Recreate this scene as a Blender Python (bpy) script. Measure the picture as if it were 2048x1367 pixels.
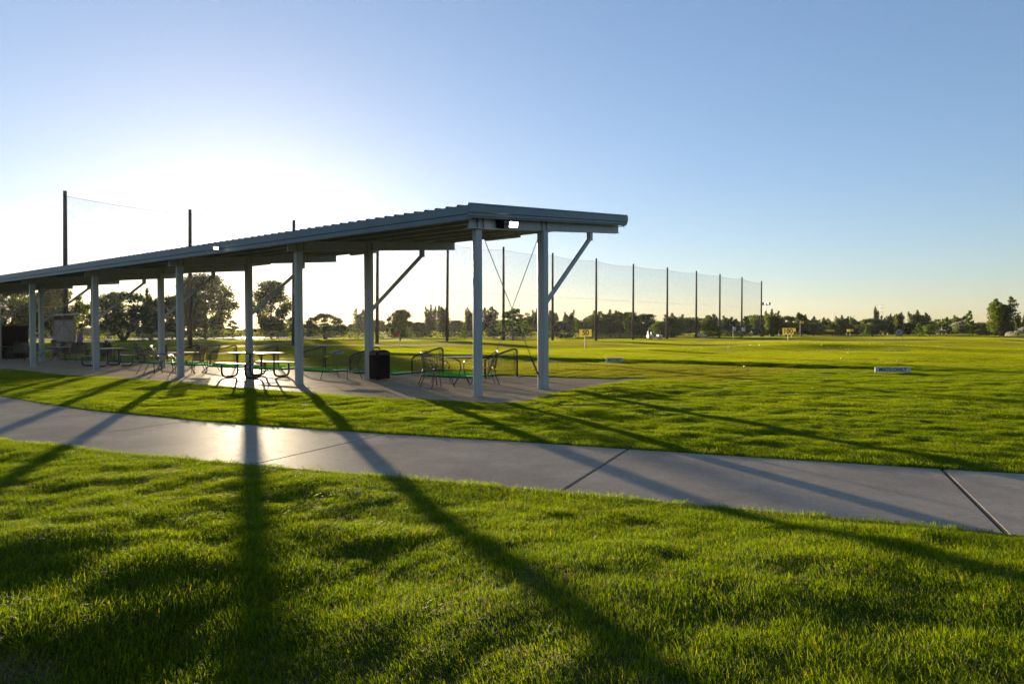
import bpy, bmesh, math, random
import numpy as np
from mathutils import Vector, Matrix, noise
R = math.radians
S = bpy.context.scene
for o in list(bpy.data.objects): bpy.data.objects.remove(o)
COL = S.collection

# ------------------------------------------------------------------ camera, sky, sun, exposure
CAMH = 1.335
cd = bpy.data.cameras.new('camera'); cam = bpy.data.objects.new('camera', cd); COL.objects.link(cam)
cd.sensor_width = 36; cd.lens = 24.0; cd.clip_end = 9000; cd.clip_start = 0.05
PITCH = math.atan(-18.5/1365); ROLL = -0.005
cam.matrix_world = Matrix.Translation((0, 0, CAMH)) @ Matrix.Rotation(math.pi/2+PITCH, 4, 'X') @ Matrix.Rotation(ROLL, 4, 'Z')
S.camera = cam
SUN_EL, SUN_AZ = 5.3, -21.1          # azimuth measured from +Y towards +X
W = bpy.data.worlds.new("World"); S.world = W; W.use_nodes = True
wn = W.node_tree.nodes; wl = W.node_tree.links
bg = wn['Background']; sky = wn.new('ShaderNodeTexSky'); sky.sky_type = 'NISHITA'; sky.sun_disc = False
sky.sun_elevation = R(SUN_EL); sky.sun_rotation = R(SUN_AZ)
sky.air_density = 1.0; sky.dust_density = 0.30; sky.ozone_density = 2.4; sky.altitude = 0
wb = wn.new('ShaderNodeMixRGB'); wb.blend_type = 'MULTIPLY'; wb.inputs[0].default_value = 1; wb.inputs[2].default_value = (1.10, 1.06, 1.22, 1)   # one white balance for the whole sky
wl.new(sky.outputs[0], wb.inputs[1]); gm = wn.new('ShaderNodeGamma'); gm.inputs[1].default_value = .74; wl.new(wb.outputs[0], gm.inputs[0])
wb2 = wn.new('ShaderNodeMixRGB'); wb2.blend_type = 'MULTIPLY'; wb2.inputs[0].default_value = 1; wb2.inputs[2].default_value = (1.18, 1.30, 1.42, 1)
wl.new(gm.outputs[0], wb2.inputs[1]); wl.new(wb2.outputs[0], bg.inputs[0]); bg.inputs[1].default_value = 0.075
sl = bpy.data.lights.new('sun', 'SUN'); sl.energy = 5.0; sl.angle = R(0.53); sl.color = (1.0, 0.80, 0.52)
sun = bpy.data.objects.new('sun', sl); COL.objects.link(sun)
sdir = Vector((math.sin(R(SUN_AZ))*math.cos(R(SUN_EL)), math.cos(R(SUN_AZ))*math.cos(R(SUN_EL)), math.sin(R(SUN_EL))))
sun.rotation_euler = (-sdir).to_track_quat('-Z', 'Y').to_euler()
S.view_settings.view_transform = 'Standard'; S.view_settings.look = 'None'; S.view_settings.gamma = 1
S.view_settings.use_curve_mapping = False
S.view_settings.exposure = 1.5
S.render.engine = 'CYCLES'
S.cycles.max_bounces = 8; S.cycles.transparent_max_bounces = 24; S.cycles.transmission_bounces = 5; S.cycles.diffuse_bounces = 3

# ------------------------------------------------------------------ site survey (metres)
FX = 1365.0
def ray(u, v):
    a = u-1024; b = v-683.5
    c, s = math.cos(-ROLL), math.sin(-ROLL); a, b = a*c-b*s, a*s+b*c
    x = a/FX; z = -b/FX
    c, s = math.cos(PITCH), math.sin(PITCH)
    return (x, c-z*s, s+z*c)
def G(u, v, z=0.0):
    r = ray(u, v); t = (z-CAMH)/r[2]; return (r[0]*t, r[1]*t)
def HY(u): return 665-.005*(u-1024)
def AT(u, D):                        # point on the ground D metres ahead on a bearing
    r = ray(u, 665); return (r[0]/r[1]*D, D)
TH = 0.64
F1 = Vector((-.823, 14.282)); DD = Vector((-math.cos(TH), math.sin(TH))); NN = Vector((math.sin(TH), math.cos(TH)))
def PV(s, t, z=0.0):                 # pavilion axes: s along the rows, t from front row to the range
    g = F1+DD*s+NN*t; return Vector((g.x, g.y, z))
def LOC(x, y):
    g = Vector((x, y))-F1; return g.dot(DD), g.dot(NN)
ROT_N = math.atan2(NN.y, NN.x)       # angle of the t axis
ROT_D = math.atan2(-DD.y, -DD.x)     # angle of the -s axis (pointing right)

# ------------------------------------------------------------------ tags and mesh helpers
def tag(o, label=None, cat=None, group=None, kind=None):
    if label: o['label'] = label
    if cat: o['category'] = cat
    if group: o['group'] = group
    if kind: o['kind'] = kind
    return o
def empty(name, loc=(0, 0, 0), rz=0.0, label=None, cat=None, group=None, kind=None):
    o = bpy.data.objects.new(name, None); COL.objects.link(o); o.location = loc; o.rotation_euler = (0, 0, rz)
    o.empty_display_size = .2
    return tag(o, label, cat, group, kind)
def mobj(name, me, parent=None, mat=None, smooth=False):
    if mat is not None:
        for m in (mat if isinstance(mat, (list, tuple)) else [mat]): me.materials.append(m)
    if smooth: me.polygons.foreach_set('use_smooth', [True]*len(me.polygons))
    o = bpy.data.objects.new(name, me); COL.objects.link(o)
    if parent: o.parent = parent
    return o
class MB:
    def __init__(s): s.v = []; s.f = []
    def add(s, vs, fs):
        n = len(s.v); s.v += [tuple(p) for p in vs]; s.f += [tuple(i+n for i in f) for f in fs]; return s
    def box(s, x0, x1, y0, y1, z0, z1):
        return s.add([(x0,y0,z0),(x1,y0,z0),(x1,y1,z0),(x0,y1,z0),(x0,y0,z1),(x1,y0,z1),(x1,y1,z1),(x0,y1,z1)],
                     [(0,3,2,1),(4,5,6,7),(0,1,5,4),(1,2,6,5),(2,3,7,6),(3,0,4,7)])
    def hexa(s, p):                  # eight corners, bottom ring then top ring
        return s.add(p, [(0,3,2,1),(4,5,6,7),(0,1,5,4),(1,2,6,5),(2,3,7,6),(3,0,4,7)])
    def bar(s, a, b, w, h=None, up=(0,0,1)):
        a = Vector(a); b = Vector(b); h = h or w; d = (b-a).normalized(); u = Vector(up)
        if abs(d.dot(u)) > .98: u = Vector((1,0,0))
        x = d.cross(u).normalized()*w/2; y = x.cross(d).normalized()*h/2
        return s.hexa([a-x-y, a+x-y, a+x+y, a-x+y, b-x-y, b+x-y, b+x+y, b-x+y])
    def tube(s, pts, r, n=6, closed=False, r2=None):
        pts = [Vector(p) for p in pts]; m = len(pts); base = len(s.v); prev = None
        for i, p in enumerate(pts):
            if closed: t = pts[(i+1) % m]-pts[i-1]
            else: t = pts[min(i+1, m-1)]-pts[max(i-1, 0)]
            t.normalize()
            if prev is None:
                u = Vector((0,0,1)) if abs(t.z) < .9 else Vector((1,0,0)); x = t.cross(u).normalized()
            else: x = (prev-t*prev.dot(t)).normalized()
            prev = x; y = t.cross(x)
            rr = r if r2 is None else r+(r2-r)*i/(m-1)
            for k in range(n):
                a = 2*math.pi*k/n; s.v.append(tuple(p+(x*math.cos(a)+y*math.sin(a))*rr))
        for i in range(m if closed else m-1):
            j = (i+1) % m
            for k in range(n): l = (k+1) % n; s.f.append((base+i*n+k, base+i*n+l, base+j*n+l, base+j*n+k))
        if not closed:
            s.f.append(tuple(base+k for k in range(n))[::-1]); s.f.append(tuple(base+(m-1)*n+k for k in range(n)))
        return s
    def lathe(s, prof, n=16, c=(0,0,0)):
        b = len(s.v)
        for r, z in prof:
            for k in range(n):
                a = 2*math.pi*k/n; s.v.append((c[0]+r*math.cos(a), c[1]+r*math.sin(a), c[2]+z))
        for i in range(len(prof)-1):
            for k in range(n): l = (k+1) % n; s.f.append((b+i*n+k, b+i*n+l, b+(i+1)*n+l, b+(i+1)*n+k))
        s.f.append(tuple(b+k for k in range(n))[::-1]); s.f.append(tuple(b+(len(prof)-1)*n+k for k in range(n)))
        return s
    def xf(s, M):
        s.v = [tuple(M @ Vector(p)) for p in s.v]; return s
    def mesh(s, name):
        me = bpy.data.meshes.new(name); me.from_pydata(s.v, [], s.f); me.update(); return me
    def build(s, name, mat, parent=None, smooth=False, bevel=0.0, label=None):
        me = s.mesh(name)
        if bevel:
            bm = bmesh.new(); bm.from_mesh(me)
            bmesh.ops.bevel(bm, geom=list(bm.edges), offset=bevel, segments=1, affect='EDGES', clamp_overlap=True)
            bm.to_mesh(me); bm.free()
        o = mobj(name, me, parent, mat, smooth)
        if label: o['label'] = label
        return o
def kids(o): return [c for c in ALLK.get(o.name, [])]
def copy_tree(o, parent=None):
    c = o.copy(); COL.objects.link(c)
    if parent is not None: c.parent = parent
    for ch in [x for x in bpy.data.objects if x.parent == o]: copy_tree(ch, c)
    return c
def fillet(pts, r, seg=4):
    out = [Vector(pts[0])]
    for i in range(1, len(pts)-1):
        p = Vector(pts[i]); a = (Vector(pts[i-1])-p); b = (Vector(pts[i+1])-p)
        rr = min(r, a.length*.45, b.length*.45); a.normalize(); b.normalize()
        p0 = p+a*rr; p1 = p+b*rr
        for k in range(seg+1):
            t = k/seg; out.append((1-t)**2*p0+2*t*(1-t)*p+t*t*p1)
    out.append(Vector(pts[-1])); return out

# ------------------------------------------------------------------ materials
def newmat(name):
    m = bpy.data.materials.new(name); m.use_nodes = True; nt = m.node_tree
    return m, nt, nt.nodes, nt.links, nt.nodes['Principled BSDF']
def nz(N, L, scale, detail=4, rough=.55, vec=None, coord='Object'):
    t = N.new('ShaderNodeTexNoise'); t.inputs['Scale'].default_value = scale; t.inputs['Detail'].default_value = detail
    t.inputs['Roughness'].default_value = rough
    if vec is None:
        c = N.new('ShaderNodeTexCoord'); vec = c.outputs[coord]
    L.new(vec, t.inputs['Vector']); return t.outputs['Fac']
def ramp(N, L, fac, stops):
    r = N.new('ShaderNodeValToRGB'); e = r.color_ramp.elements
    e[0].position, e[0].color = stops[0][0], (*stops[0][1], 1); e[1].position, e[1].color = stops[1][0], (*stops[1][1], 1)
    for p, c in stops[2:]:
        x = e.new(p); x.color = (*c, 1)
    L.new(fac, r.inputs[0]); return r.outputs[0]
def bump(N, L, P, h, strength, dist):
    b = N.new('ShaderNodeBump'); b.inputs['Strength'].default_value = strength; b.inputs['Distance'].default_value = dist
    L.new(h, b.inputs['Height']); L.new(b.outputs[0], P.inputs['Normal']); return b
def simple(name, col, rough=.5, metal=0.0, var=.12, scale=6.0, bmp=0.0, spec=.5, bscale=40):
    m, nt, N, L, P = newmat(name)
    f = nz(N, L, scale, 5, .6)
    c0 = tuple(max(0, c*(1-var)) for c in col); c1 = tuple(min(1, c*(1+var)) for c in col)
    L.new(ramp(N, L, f, [(.3, c0), (.7, c1)]), P.inputs['Base Color'])
    P.inputs['Roughness'].default_value = rough; P.inputs['Metallic'].default_value = metal
    P.inputs['Specular IOR Level'].default_value = spec
    if bmp: bump(N, L, P, nz(N, L, bscale, 4), bmp, .01)
    return m
# white painted steel, with faint streaks and rust specks
def paint_mat():
    m, nt, N, L, P = newmat('painted_steel')
    tc = N.new('ShaderNodeTexCoord'); mp = N.new('ShaderNodeMapping'); mp.inputs['Scale'].default_value = (9, 9, .7)
    L.new(tc.outputs['Object'], mp.inputs[0])
    f = nz(N, L, 2.0, 5, .6, mp.outputs[0])
    base = ramp(N, L, f, [(.3, (.27, .29, .285)), (.62, (.34, .36, .355))])
    sp = nz(N, L, 14, 6, .7)
    spr = ramp(N, L, sp, [(.70, (0, 0, 0)), (.78, (1, 1, 1))])
    mx = N.new('ShaderNodeMixRGB'); L.new(spr, mx.inputs[0]); L.new(base, mx.inputs[1]); mx.inputs[2].default_value = (.16, .12, .08, 1)
    L.new(mx.outputs[0], P.inputs['Base Color']); P.inputs['Roughness'].default_value = .42
    bump(N, L, P, nz(N, L, 3, 3), .12, .02)
    return m
M = {}
M['paint'] = paint_mat()
M['roof'] = simple('roof_sheet', (.17, .19, .19), .5, .0, .12, 1.5, .1)
M['trim'] = simple('gutter_trim', (.145, .185, .20), .45, 0, .10, 1.2, .08)
M['black_tube'] = simple('black_powder_coat', (.012, .012, .012), .32, 0, .3, 8)
M['black_plastic'] = simple('black_plastic', (.0025, .0035, .005), .8, 0, .2, 6, .2, .08)
M['wire'] = simple('wrought_metal', (.035, .033, .030), .38, .5, .3, 9)
M['slingframe'] = simple('sling_frame', (.05, .045, .04), .35, .6, .2, 9)
M['tabletop'] = simple('coated_table_top', (.08, .072, .06), .5, 0, .25, 5, .1)
M['rod'] = simple('galvanised_rod', (.16, .14, .11), .45, .8, .3, 20)
M['pole'] = simple('treated_pole', (.075, .045, .028), .8, 0, .4, 3, .3)
M['bark'] = simple('bark', (.07, .05, .035), .9, 0, .35, 8, .6)
M['turf'] = simple('mat_turf', (.03, .42, .14), .9, 0, .2, 30, .5)
M['rubber'] = simple('rubber', (.015, .015, .015), .7, 0, .3, 10, .3)
M['yellow'] = simple('yellow_sign', (.80, .58, .05), .5, 0, .08, 4)
_m = M['yellow'].node_tree; _tr = _m.nodes.new('ShaderNodeBsdfTranslucent'); _tr.inputs[0].default_value = (.75, .55, .06, 1); _ms = _m.nodes.new('ShaderNodeMixShader'); _ms.inputs[0].default_value = .16
_m.links.new(_m.nodes['Principled BSDF'].outputs[0], _ms.inputs[1]); _m.links.new(_tr.outputs[0], _ms.inputs[2]); _m.links.new(_ms.outputs[0], _m.nodes['Material Output'].inputs[0])
M['white'] = simple('white_sign', (.5, .5, .49), .5, 0, .06, 4)
M['ink'] = simple('sign_ink', (.015, .015, .02), .6, 0, .1, 4)
M['wood'] = simple('weathered_wood', (.16, .10, .07), .8, 0, .3, 7, .3)
M['woodlight'] = simple('frame_wood', (.30, .22, .12), .7, 0, .25, 6, .2)
M['board'] = simple('board_panel', (.36, .30, .28), .6, 0, .08, 3)
M['grey'] = simple('grey_metal', (.16, .16, .16), .5, .3, .15, 5)
M['red'] = simple('red_flag', (.75, .03, .03), .6, 0, .08, 4)
M['cream'] = simple('cart_body', (.6, .6, .57), .4, 0, .06, 4)
M['ball'] = simple('golf_ball', (.5, .5, .48), .3, 0, .02, 4)
M['skin'] = simple('skin', (.28, .15, .10), .55, 0, .08, 9)
M['purple'] = simple('purple_shirt', (.36, .20, .46), .8, 0, .12, 12, .2)
M['blacktrousers'] = simple('black_trousers', (.012, .012, .015), .8, 0, .2, 12)
M['hair'] = simple('blond_hair', (.30, .20, .10), .6, 0, .2, 20)
M['bagred'] = simple('bag_red', (.14, .012, .012), .6, 0, .1, 6)
M['bagnavy'] = simple('bag_navy', (.012, .015, .05), .6, 0, .2, 6)
M['baggreen'] = simple('bag_green', (.010, .04, .03), .6, 0, .2, 6)
M['chrome'] = simple('chrome', (.6, .6, .6), .2, 1, .05, 6)
M['soil'] = simple('soil', (.10, .075, .05), .95, 0, .3, 12, .5)
def emit_mat(name, col, st):
    m, nt, N, L, P = newmat(name)
    P.inputs['Base Color'].default_value = (.8, .8, .8, 1)
    P.inputs['Emission Color'].default_value = (*col, 1); P.inputs['Emission Strength'].default_value = st
    f = nz(N, L, 20, 2); L.new(ramp(N, L, f, [(.3, tuple(c*.95 for c in col)), (.7, col)]), P.inputs['Emission Color'])
    return m
M['lamp'] = emit_mat('lit_lens', (1, .97, .90), 6.0)
M['lamp2'] = emit_mat('lit_lens_warm', (1, .82, .5), 3.0)
def concrete_mat(name, base, rough, spec=.25, sheen=.1):
    m, nt, N, L, P = newmat(name)
    tc = N.new('ShaderNodeTexCoord'); g = tc.outputs['Object']
    f1 = nz(N, L, .9, 6, .6, g); f2 = nz(N, L, 22, 5, .7, g); f3 = nz(N, L, 5, 4, .6, g)
    a = ramp(N, L, f1, [(.25, tuple(c*.74 for c in base)), (.7, tuple(c*1.14 for c in base))])
    b = ramp(N, L, f2, [(.3, (.80, .80, .80)), (.7, (1.08, 1.08, 1.08))])
    c_ = ramp(N, L, f3, [(.25, (.86, .85, .84)), (.75, (1.05, 1.05, 1.05))])
    mx = N.new('ShaderNodeMixRGB'); mx.blend_type = 'MULTIPLY'; mx.inputs[0].default_value = 1; L.new(a, mx.inputs[1]); L.new(b, mx.inputs[2])
    m2 = N.new('ShaderNodeMixRGB'); m2.blend_type = 'MULTIPLY'; m2.inputs[0].default_value = 1; L.new(mx.outputs[0], m2.inputs[1]); L.new(c_, m2.inputs[2])
    # hairline cracks
    wv = N.new('ShaderNodeTexNoise'); wv.inputs['Scale'].default_value = 1.6; wv.inputs['Detail'].default_value = 5; L.new(g, wv.inputs['Vector'])
    vm = N.new('ShaderNodeVectorMath'); vm.operation = 'MULTIPLY_ADD'; L.new(wv.outputs['Color'], vm.inputs[0]); vm.inputs[1].default_value = (.5, .5, .5); L.new(g, vm.inputs[2])
    vo = N.new('ShaderNodeTexVoronoi'); vo.feature = 'DISTANCE_TO_EDGE'; vo.inputs['Scale'].default_value = .33; L.new(vm.outputs[0], vo.inputs['Vector'])
    cr_ = ramp(N, L, vo.outputs['Distance'], [(.0, (.88, .87, .86)), (.0022, (1, 1, 1))])
    m3 = N.new('ShaderNodeMixRGB'); m3.blend_type = 'MULTIPLY'; m3.inputs[0].default_value = 1; L.new(m2.outputs[0], m3.inputs[1]); L.new(cr_, m3.inputs[2])
    L.new(m3.outputs[0], P.inputs['Base Color'])
    rr = N.new('ShaderNodeMapRange'); rr.inputs[3].default_value = rough-.06; rr.inputs[4].default_value = rough+.08
    L.new(f3, rr.inputs[0]); L.new(rr.outputs[0], P.inputs['Roughness']); P.inputs['Specular IOR Level'].default_value = spec
    # broom finish + grain
    ad = N.new('ShaderNodeMath'); ad.operation = 'MULTIPLY_ADD'; L.new(nz(N, L, 160, 3, .6, g), ad.inputs[0]); ad.inputs[1].default_value = .35; L.new(f2, ad.inputs[2])
    bn = bump(N, L, P, ad.outputs[0], .45, .006)
    df = N.new('ShaderNodeBsdfDiffuse'); L.new(m3.outputs[0], df.inputs[0]); L.new(bn.outputs[0], df.inputs['Normal'])
    ms = N.new('ShaderNodeMixShader'); ms.inputs[0].default_value = sheen; L.new(df.outputs[0], ms.inputs[1]); L.new(P.outputs[0], ms.inputs[2]); L.new(ms.outputs[0], N['Material Output'].inputs[0])
    return m
M['path'] = concrete_mat('path_concrete', (.385, .322, .252), .52, .12, .15)
M['patio'] = concrete_mat('patio_concrete', (.42, .315, .21), .54, .12, .19)

# grass blades and leaves: thin, translucent
def leaf_mat(name, dark, mid, light, trans=.55, dry=None, rough=.55, wscale=.6):
    m, nt, N, L, P = newmat(name)
    geo = N.new('ShaderNodeNewGeometry'); oi = N.new('ShaderNodeObjectInfo')
    f = nz(N, L, wscale, 4, .6, geo.outputs['Position'])
    mix = N.new('ShaderNodeMath'); mix.operation = 'MULTIPLY_ADD'; L.new(geo.outputs['Random Per Island'], mix.inputs[0]); mix.inputs[1].default_value = .55
    s2 = N.new('ShaderNodeMath'); s2.operation = 'MULTIPLY_ADD'; L.new(oi.outputs['Random'], s2.inputs[0]); s2.inputs[1].default_value = .12
    s3 = N.new('ShaderNodeMath'); s3.operation = 'MULTIPLY'; L.new(f, s3.inputs[0]); s3.inputs[1].default_value = .62; L.new(s3.outputs[0], s2.inputs[2]); L.new(s2.outputs[0], mix.inputs[2])
    stops = [(.15, dark), (.55, mid), (.9, light)]
    col = ramp(N, L, mix.outputs[0], stops)
    if dry:
        st = N.new('ShaderNodeMath'); st.operation = 'GREATER_THAN'; L.new(geo.outputs['Random Per Island'], st.inputs[0]); st.inputs[1].default_value = dry[1]
        mx = N.new('ShaderNodeMixRGB'); L.new(st.outputs[0], mx.inputs[0]); L.new(col, mx.inputs[1]); mx.inputs[2].default_value = (*dry[0], 1); col = mx.outputs[0]
    L.new(col, P.inputs['Base Color']); P.inputs['Roughness'].default_value = rough; P.inputs['Specular IOR Level'].default_value = .18
    tr = N.new('ShaderNodeBsdfTranslucent')
    hs = N.new('ShaderNodeMixRGB'); hs.blend_type = 'MULTIPLY'; hs.inputs[0].default_value = 1; L.new(col, hs.inputs[1]); hs.inputs[2].default_value = (1.55, 1.75, .18, 1)
    L.new(hs.outputs[0], tr.inputs[0])
    ms = N.new('ShaderNodeMixShader'); ms.inputs[0].default_value = trans
    L.new(P.outputs[0], ms.inputs[1]); L.new(tr.outputs[0], ms.inputs[2])
    L.new(ms.outputs[0], N['Material Output'].inputs[0])
    return m
M['grass'] = leaf_mat('grass_blade', (.034, .072, .002), (.108, .150, .003), (.215, .225, .008), .72, ((.32, .22, .06), .94))
M['grass_rough'] = leaf_mat('rough_grass_blade', (.110, .135, .003), (.200, .208, .004), (.28, .26, .010), .72, ((.34, .26, .08), .96), wscale=.12)
M['grass_fair'] = leaf_mat('fairway_blade', (.100, .108, .008), (.165, .155, .012), (.23, .20, .020), .62, ((.26, .20, .09), .94), wscale=.10)
M['leaf_dark'] = leaf_mat('leaf_dark', (.022, .036, .008), (.040, .058, .010), (.062, .080, .014), .50, wscale=.3)
M['leaf_mid'] = leaf_mat('leaf_mid', (.035, .050, .008), (.060, .078, .010), (.09, .105, .014), .58, wscale=.3)
M['leaf_light'] = leaf_mat('leaf_light', (.06, .10, .012), (.10, .15, .018), (.15, .19, .03), .55, wscale=.3)
M['leaf_grey'] = leaf_mat('leaf_grey', (.045, .060, .045), (.075, .095, .070), (.11, .13, .10), .35, wscale=.3)
M['weed'] = leaf_mat('weed_stem', (.05, .075, .02), (.11, .13, .04), (.20, .20, .09), .55, ((.35, .30, .18), .75), wscale=.3)

M['pile'] = leaf_mat('turf_pile', (.012, .12, .045), (.018, .19, .06), (.03, .24, .08), .5)
def ground_mat():
    m, nt, N, L, P = newmat('turf_soil')
    geo = N.new('ShaderNodeNewGeometry'); g = geo.outputs['Position']
    a = ramp(N, L, nz(N, L, .35, 5, .6, g), [(.3, (.045, .065, .014)), (.7, (.080, .090, .022))])
    b = ramp(N, L, nz(N, L, 9, 4, .7, g), [(.3, (.65, .65, .65)), (.7, (1.25, 1.2, 1.1))])
    mx = N.new('ShaderNodeMixRGB'); mx.blend_type = 'MULTIPLY'; mx.inputs[0].default_value = 1; L.new(a, mx.inputs[1]); L.new(b, mx.inputs[2])
    L.new(mx.outputs[0], P.inputs['Base Color']); P.inputs['Roughness'].default_value = .95; P.inputs['Specular IOR Level'].default_value = .1
    bump(N, L, P, nz(N, L, 30, 5, .7, g), .8, .03)
    return m
M['ground'] = ground_mat()

# ------------------------------------------------------------------ ground heights
PATH_FAR = [(-26,28.5),(-18.5,21.4),(-14.6,17.9),(-11.22,14.94),(-9.3,13.4),(-7.52,12.07),(-4.83,10.52),(-3.5,9.85),(-1.7,9.06),(-.01,8.38),(1.34,7.78),(2.64,7.2),(4.14,6.57),(4.76,6.33),(7.2,5.3),(11,3.7),(18,.7)]
PATH_NEAR = [(-24,22),(-15,14.4),(-9.4,10.6),(-6.25,8.55),(-4.44,7.72),(-2.85,7.03),(-1.58,6.52),(-.95,6.26),(-.01,5.88),(.39,5.72),(1.35,5.28),(2.32,4.87),(3.24,4.46),(3.9,4.18),(6,3.25),(10,1.5),(17,-1.5)]
PATIO = [tuple(PV(s, t)[:2]) for s, t in [(54, -1.4), (12, -1.42), (4, -1.40), (1.2, -1.28), (0, -1.0)]] + \
        [G(1000, 807), G(1050, 802), G(1085, 793), G(1120, 784), G(1160, 776), G(1210, 769), G(1300, 758)] + \
        [G(1250, 755.8), tuple(PV(0, 6.3)[:2]), tuple(PV(3.0, 5.95)[:2]), tuple(PV(8, 5.6)[:2]), tuple(PV(54, 5.6)[:2])]
pathpoly = np.array(PATH_FAR+PATH_NEAR[::-1]); patiopoly = np.array(PATIO)
def sdf(poly, x, y):                 # signed distance, negative inside
    x = np.asarray(x, float); y = np.asarray(y, float)
    d = np.full(x.shape, 1e9); ins = np.zeros(x.shape, bool); n = len(poly)
    for i in range(n):
        ax, ay = poly[i]; bx, by = poly[(i+1) % n]; ex, ey = bx-ax, by-ay
        t = np.clip(((x-ax)*ex+(y-ay)*ey)/(ex*ex+ey*ey+1e-12), 0, 1)
        d = np.minimum(d, np.hypot(x-ax-t*ex, y-ay-t*ey))
        c = ((ay > y) != (by > y)) & (x < (bx-ax)*(y-ay)/((by-ay) if abs(by-ay) > 1e-12 else 1e-12)+ax)
        ins ^= c
    return np.where(ins, -d, d)
rs = np.random.RandomState(7); _T = rs.rand(256, 256)
def vn(x, y, sc, ox=0, oy=0):
    x = np.asarray(x)/sc+ox+500; y = np.asarray(y)/sc+oy+500
    xi = np.floor(x).astype(int); yi = np.floor(y).astype(int); fx = x-xi; fy = y-yi
    fx = fx*fx*(3-2*fx); fy = fy*fy*(3-2*fy)
    a = _T[xi % 256, yi % 256]; b = _T[(xi+1) % 256, yi % 256]; c = _T[xi % 256, (yi+1) % 256]; d = _T[(xi+1) % 256, (yi+1) % 256]
    return (a*(1-fx)+b*fx)*(1-fy)+(c*(1-fx)+d*fx)*fy-.5
def sst(e0, e1, x): t = np.clip((x-e0)/(e1-e0), 0, 1); return t*t*(3-2*t)
STEP_T = 15.55
def height(x, y):
    x = np.asarray(x, float); y = np.asarray(y, float)
    sp = sdf(pathpoly, x, y); st = sdf(patiopoly, x, y)
    edge = sst(.0, .8, np.minimum(sp, st))
    near = 1-sst(20, 60, np.hypot(x, y))
    h = (.028*vn(x, y, 1.7)+.030*vn(x*.8+y*.3, y, .62, 9, 3)+.032*vn(x, y, .27, 5, 8)+.016*vn(x, y, .13, 15, 2))*edge*near
    left = sst(.5, -2.0, x)*(1-sst(3.2, 6.0, y))
    h += .14*vn(x, y, .75, 31, 17)*left*edge
    h += .17*sst(5.3, 2.9, y)*sst(-1.2, .3, x)*edge
    h -= (.002+.092*sst(.6, -1.2, x))*np.clip(3.9-y, 0, 2.4)*edge  # slope added so the low sun leaves the lower left foreground in shade
    h += .30*vn(x, y, 17, 2, 2)*sst(24, 60, np.hypot(x, y)) + .10*vn(x, y, 5, 6, 1)*sst(14, 30, np.hypot(x, y))
    # bank right of the patio
    h += .10*np.exp(-(((x-3.4)/1.9)**2+((y-16.2)/2.1)**2))*edge
    h += .05*np.exp(-(((x-2.0)/1.2)**2+((y-14.6)/1.1)**2))*edge
    # step up at the range's rough line
    dx, dy = x-F1.x, y-F1.y; s = dx*DD.x+dy*DD.y; t = dx*NN.x+dy*NN.y
    tt = STEP_T+.12*vn(s, t*0, 3.0)+.5*sst(8, 22, s)-.9*sst(0, -7, s)
    h += .10*sst(tt, tt+.35, t)*sst(-9.5, -4, s)
    # range mound and the low rise at the far left
    h += .36*np.exp(-(((x-19.5)/8)**2+((y-46)/4.6)**2)) + .12*np.exp(-(((x-31)/6)**2+((y-42)/3.5)**2))
    h += .35*np.exp(-(((x+28)/22)**2+((y-78)/7)**2))
    h += .018*sst(.05, .5, np.minimum(sp, st))
    inside = (sp < 0) | (st < 0)
    h = np.where(inside, -.16+.0*h, h)
    h = np.where((~inside) & (np.minimum(sp, st) < .12), np.minimum(h, .0), h)
    return h
def hz(x, y): return float(height(np.array([x]), np.array([y]))[0])

def axis(lo, hi, step, far, g=1.22):
    a = list(np.arange(lo, hi+1e-6, step)); st = step
    while a[-1] < far: st *= g; a.append(a[-1]+st)
    st = step; b = [lo]
    while b[-1] > -far: st *= g; b.append(b[-1]-st)
    return np.array(sorted(set(b[1:]+a)))
ax_x = axis(-16, 14, .11, 4200); ax_y = axis(0.6, 23, .11, 4200)
XX, YY = np.meshgrid(ax_x, ax_y); ZZ = height(XX, YY)
nx, ny = len(ax_x), len(ax_y)
me = bpy.data.meshes.new('ground')
verts = np.stack([XX.ravel(), YY.ravel(), ZZ.ravel()], 1)
idx = np.arange(nx*ny).reshape(ny, nx)
quads = np.stack([idx[:-1, :-1].ravel(), idx[:-1, 1:].ravel(), idx[1:, 1:].ravel(), idx[1:, :-1].ravel()], 1)
me.from_pydata(verts.tolist(), [], quads.tolist())
ground = mobj('ground', me, None, M['ground'], True); tag(ground, 'grassy ground of the golf range reaching to the horizon', 'ground', kind='structure')

# ------------------------------------------------------------------ concrete path, one slab after another
def chunk(poly, z0, z1, name, mat, parent, bev=.012):
    n = len(poly); a = sum(poly[i][0]*poly[(i+1) % n][1]-poly[(i+1) % n][0]*poly[i][1] for i in range(n))
    if a < 0: poly = poly[::-1]
    cx = sum(p[0] for p in poly)/n; cy = sum(p[1] for p in poly)/n
    bm = bmesh.new()
    vs = [bm.verts.new((p[0], p[1], z0)) for p in poly]; vt = [bm.verts.new((p[0], p[1], z1)) for p in poly]
    bm.faces.new(vs[::-1]); top = bm.faces.new(vt)
    for i in range(n): j = (i+1) % n; bm.faces.new((vs[i], vs[j], vt[j], vt[i]))
    if bev:
        bmesh.ops.bevel(bm, geom=list(top.edges), offset=bev, segments=2, affect='EDGES', clamp_overlap=True)
    m_ = bpy.data.meshes.new(name); bm.to_mesh(m_); bm.free()
    return mobj(name, m_, parent, mat)
path = empty('path', (0, 0, 0), 0, 'pale concrete walking path curving across the lawn in front of the pavilion', 'path', kind='structure')
def interp(poly, s):                 # arclength position by x
    xs = [p[0] for p in poly]; ys = [p[1] for p in poly]
    return (s, float(np.interp(s, xs, ys)))
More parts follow.
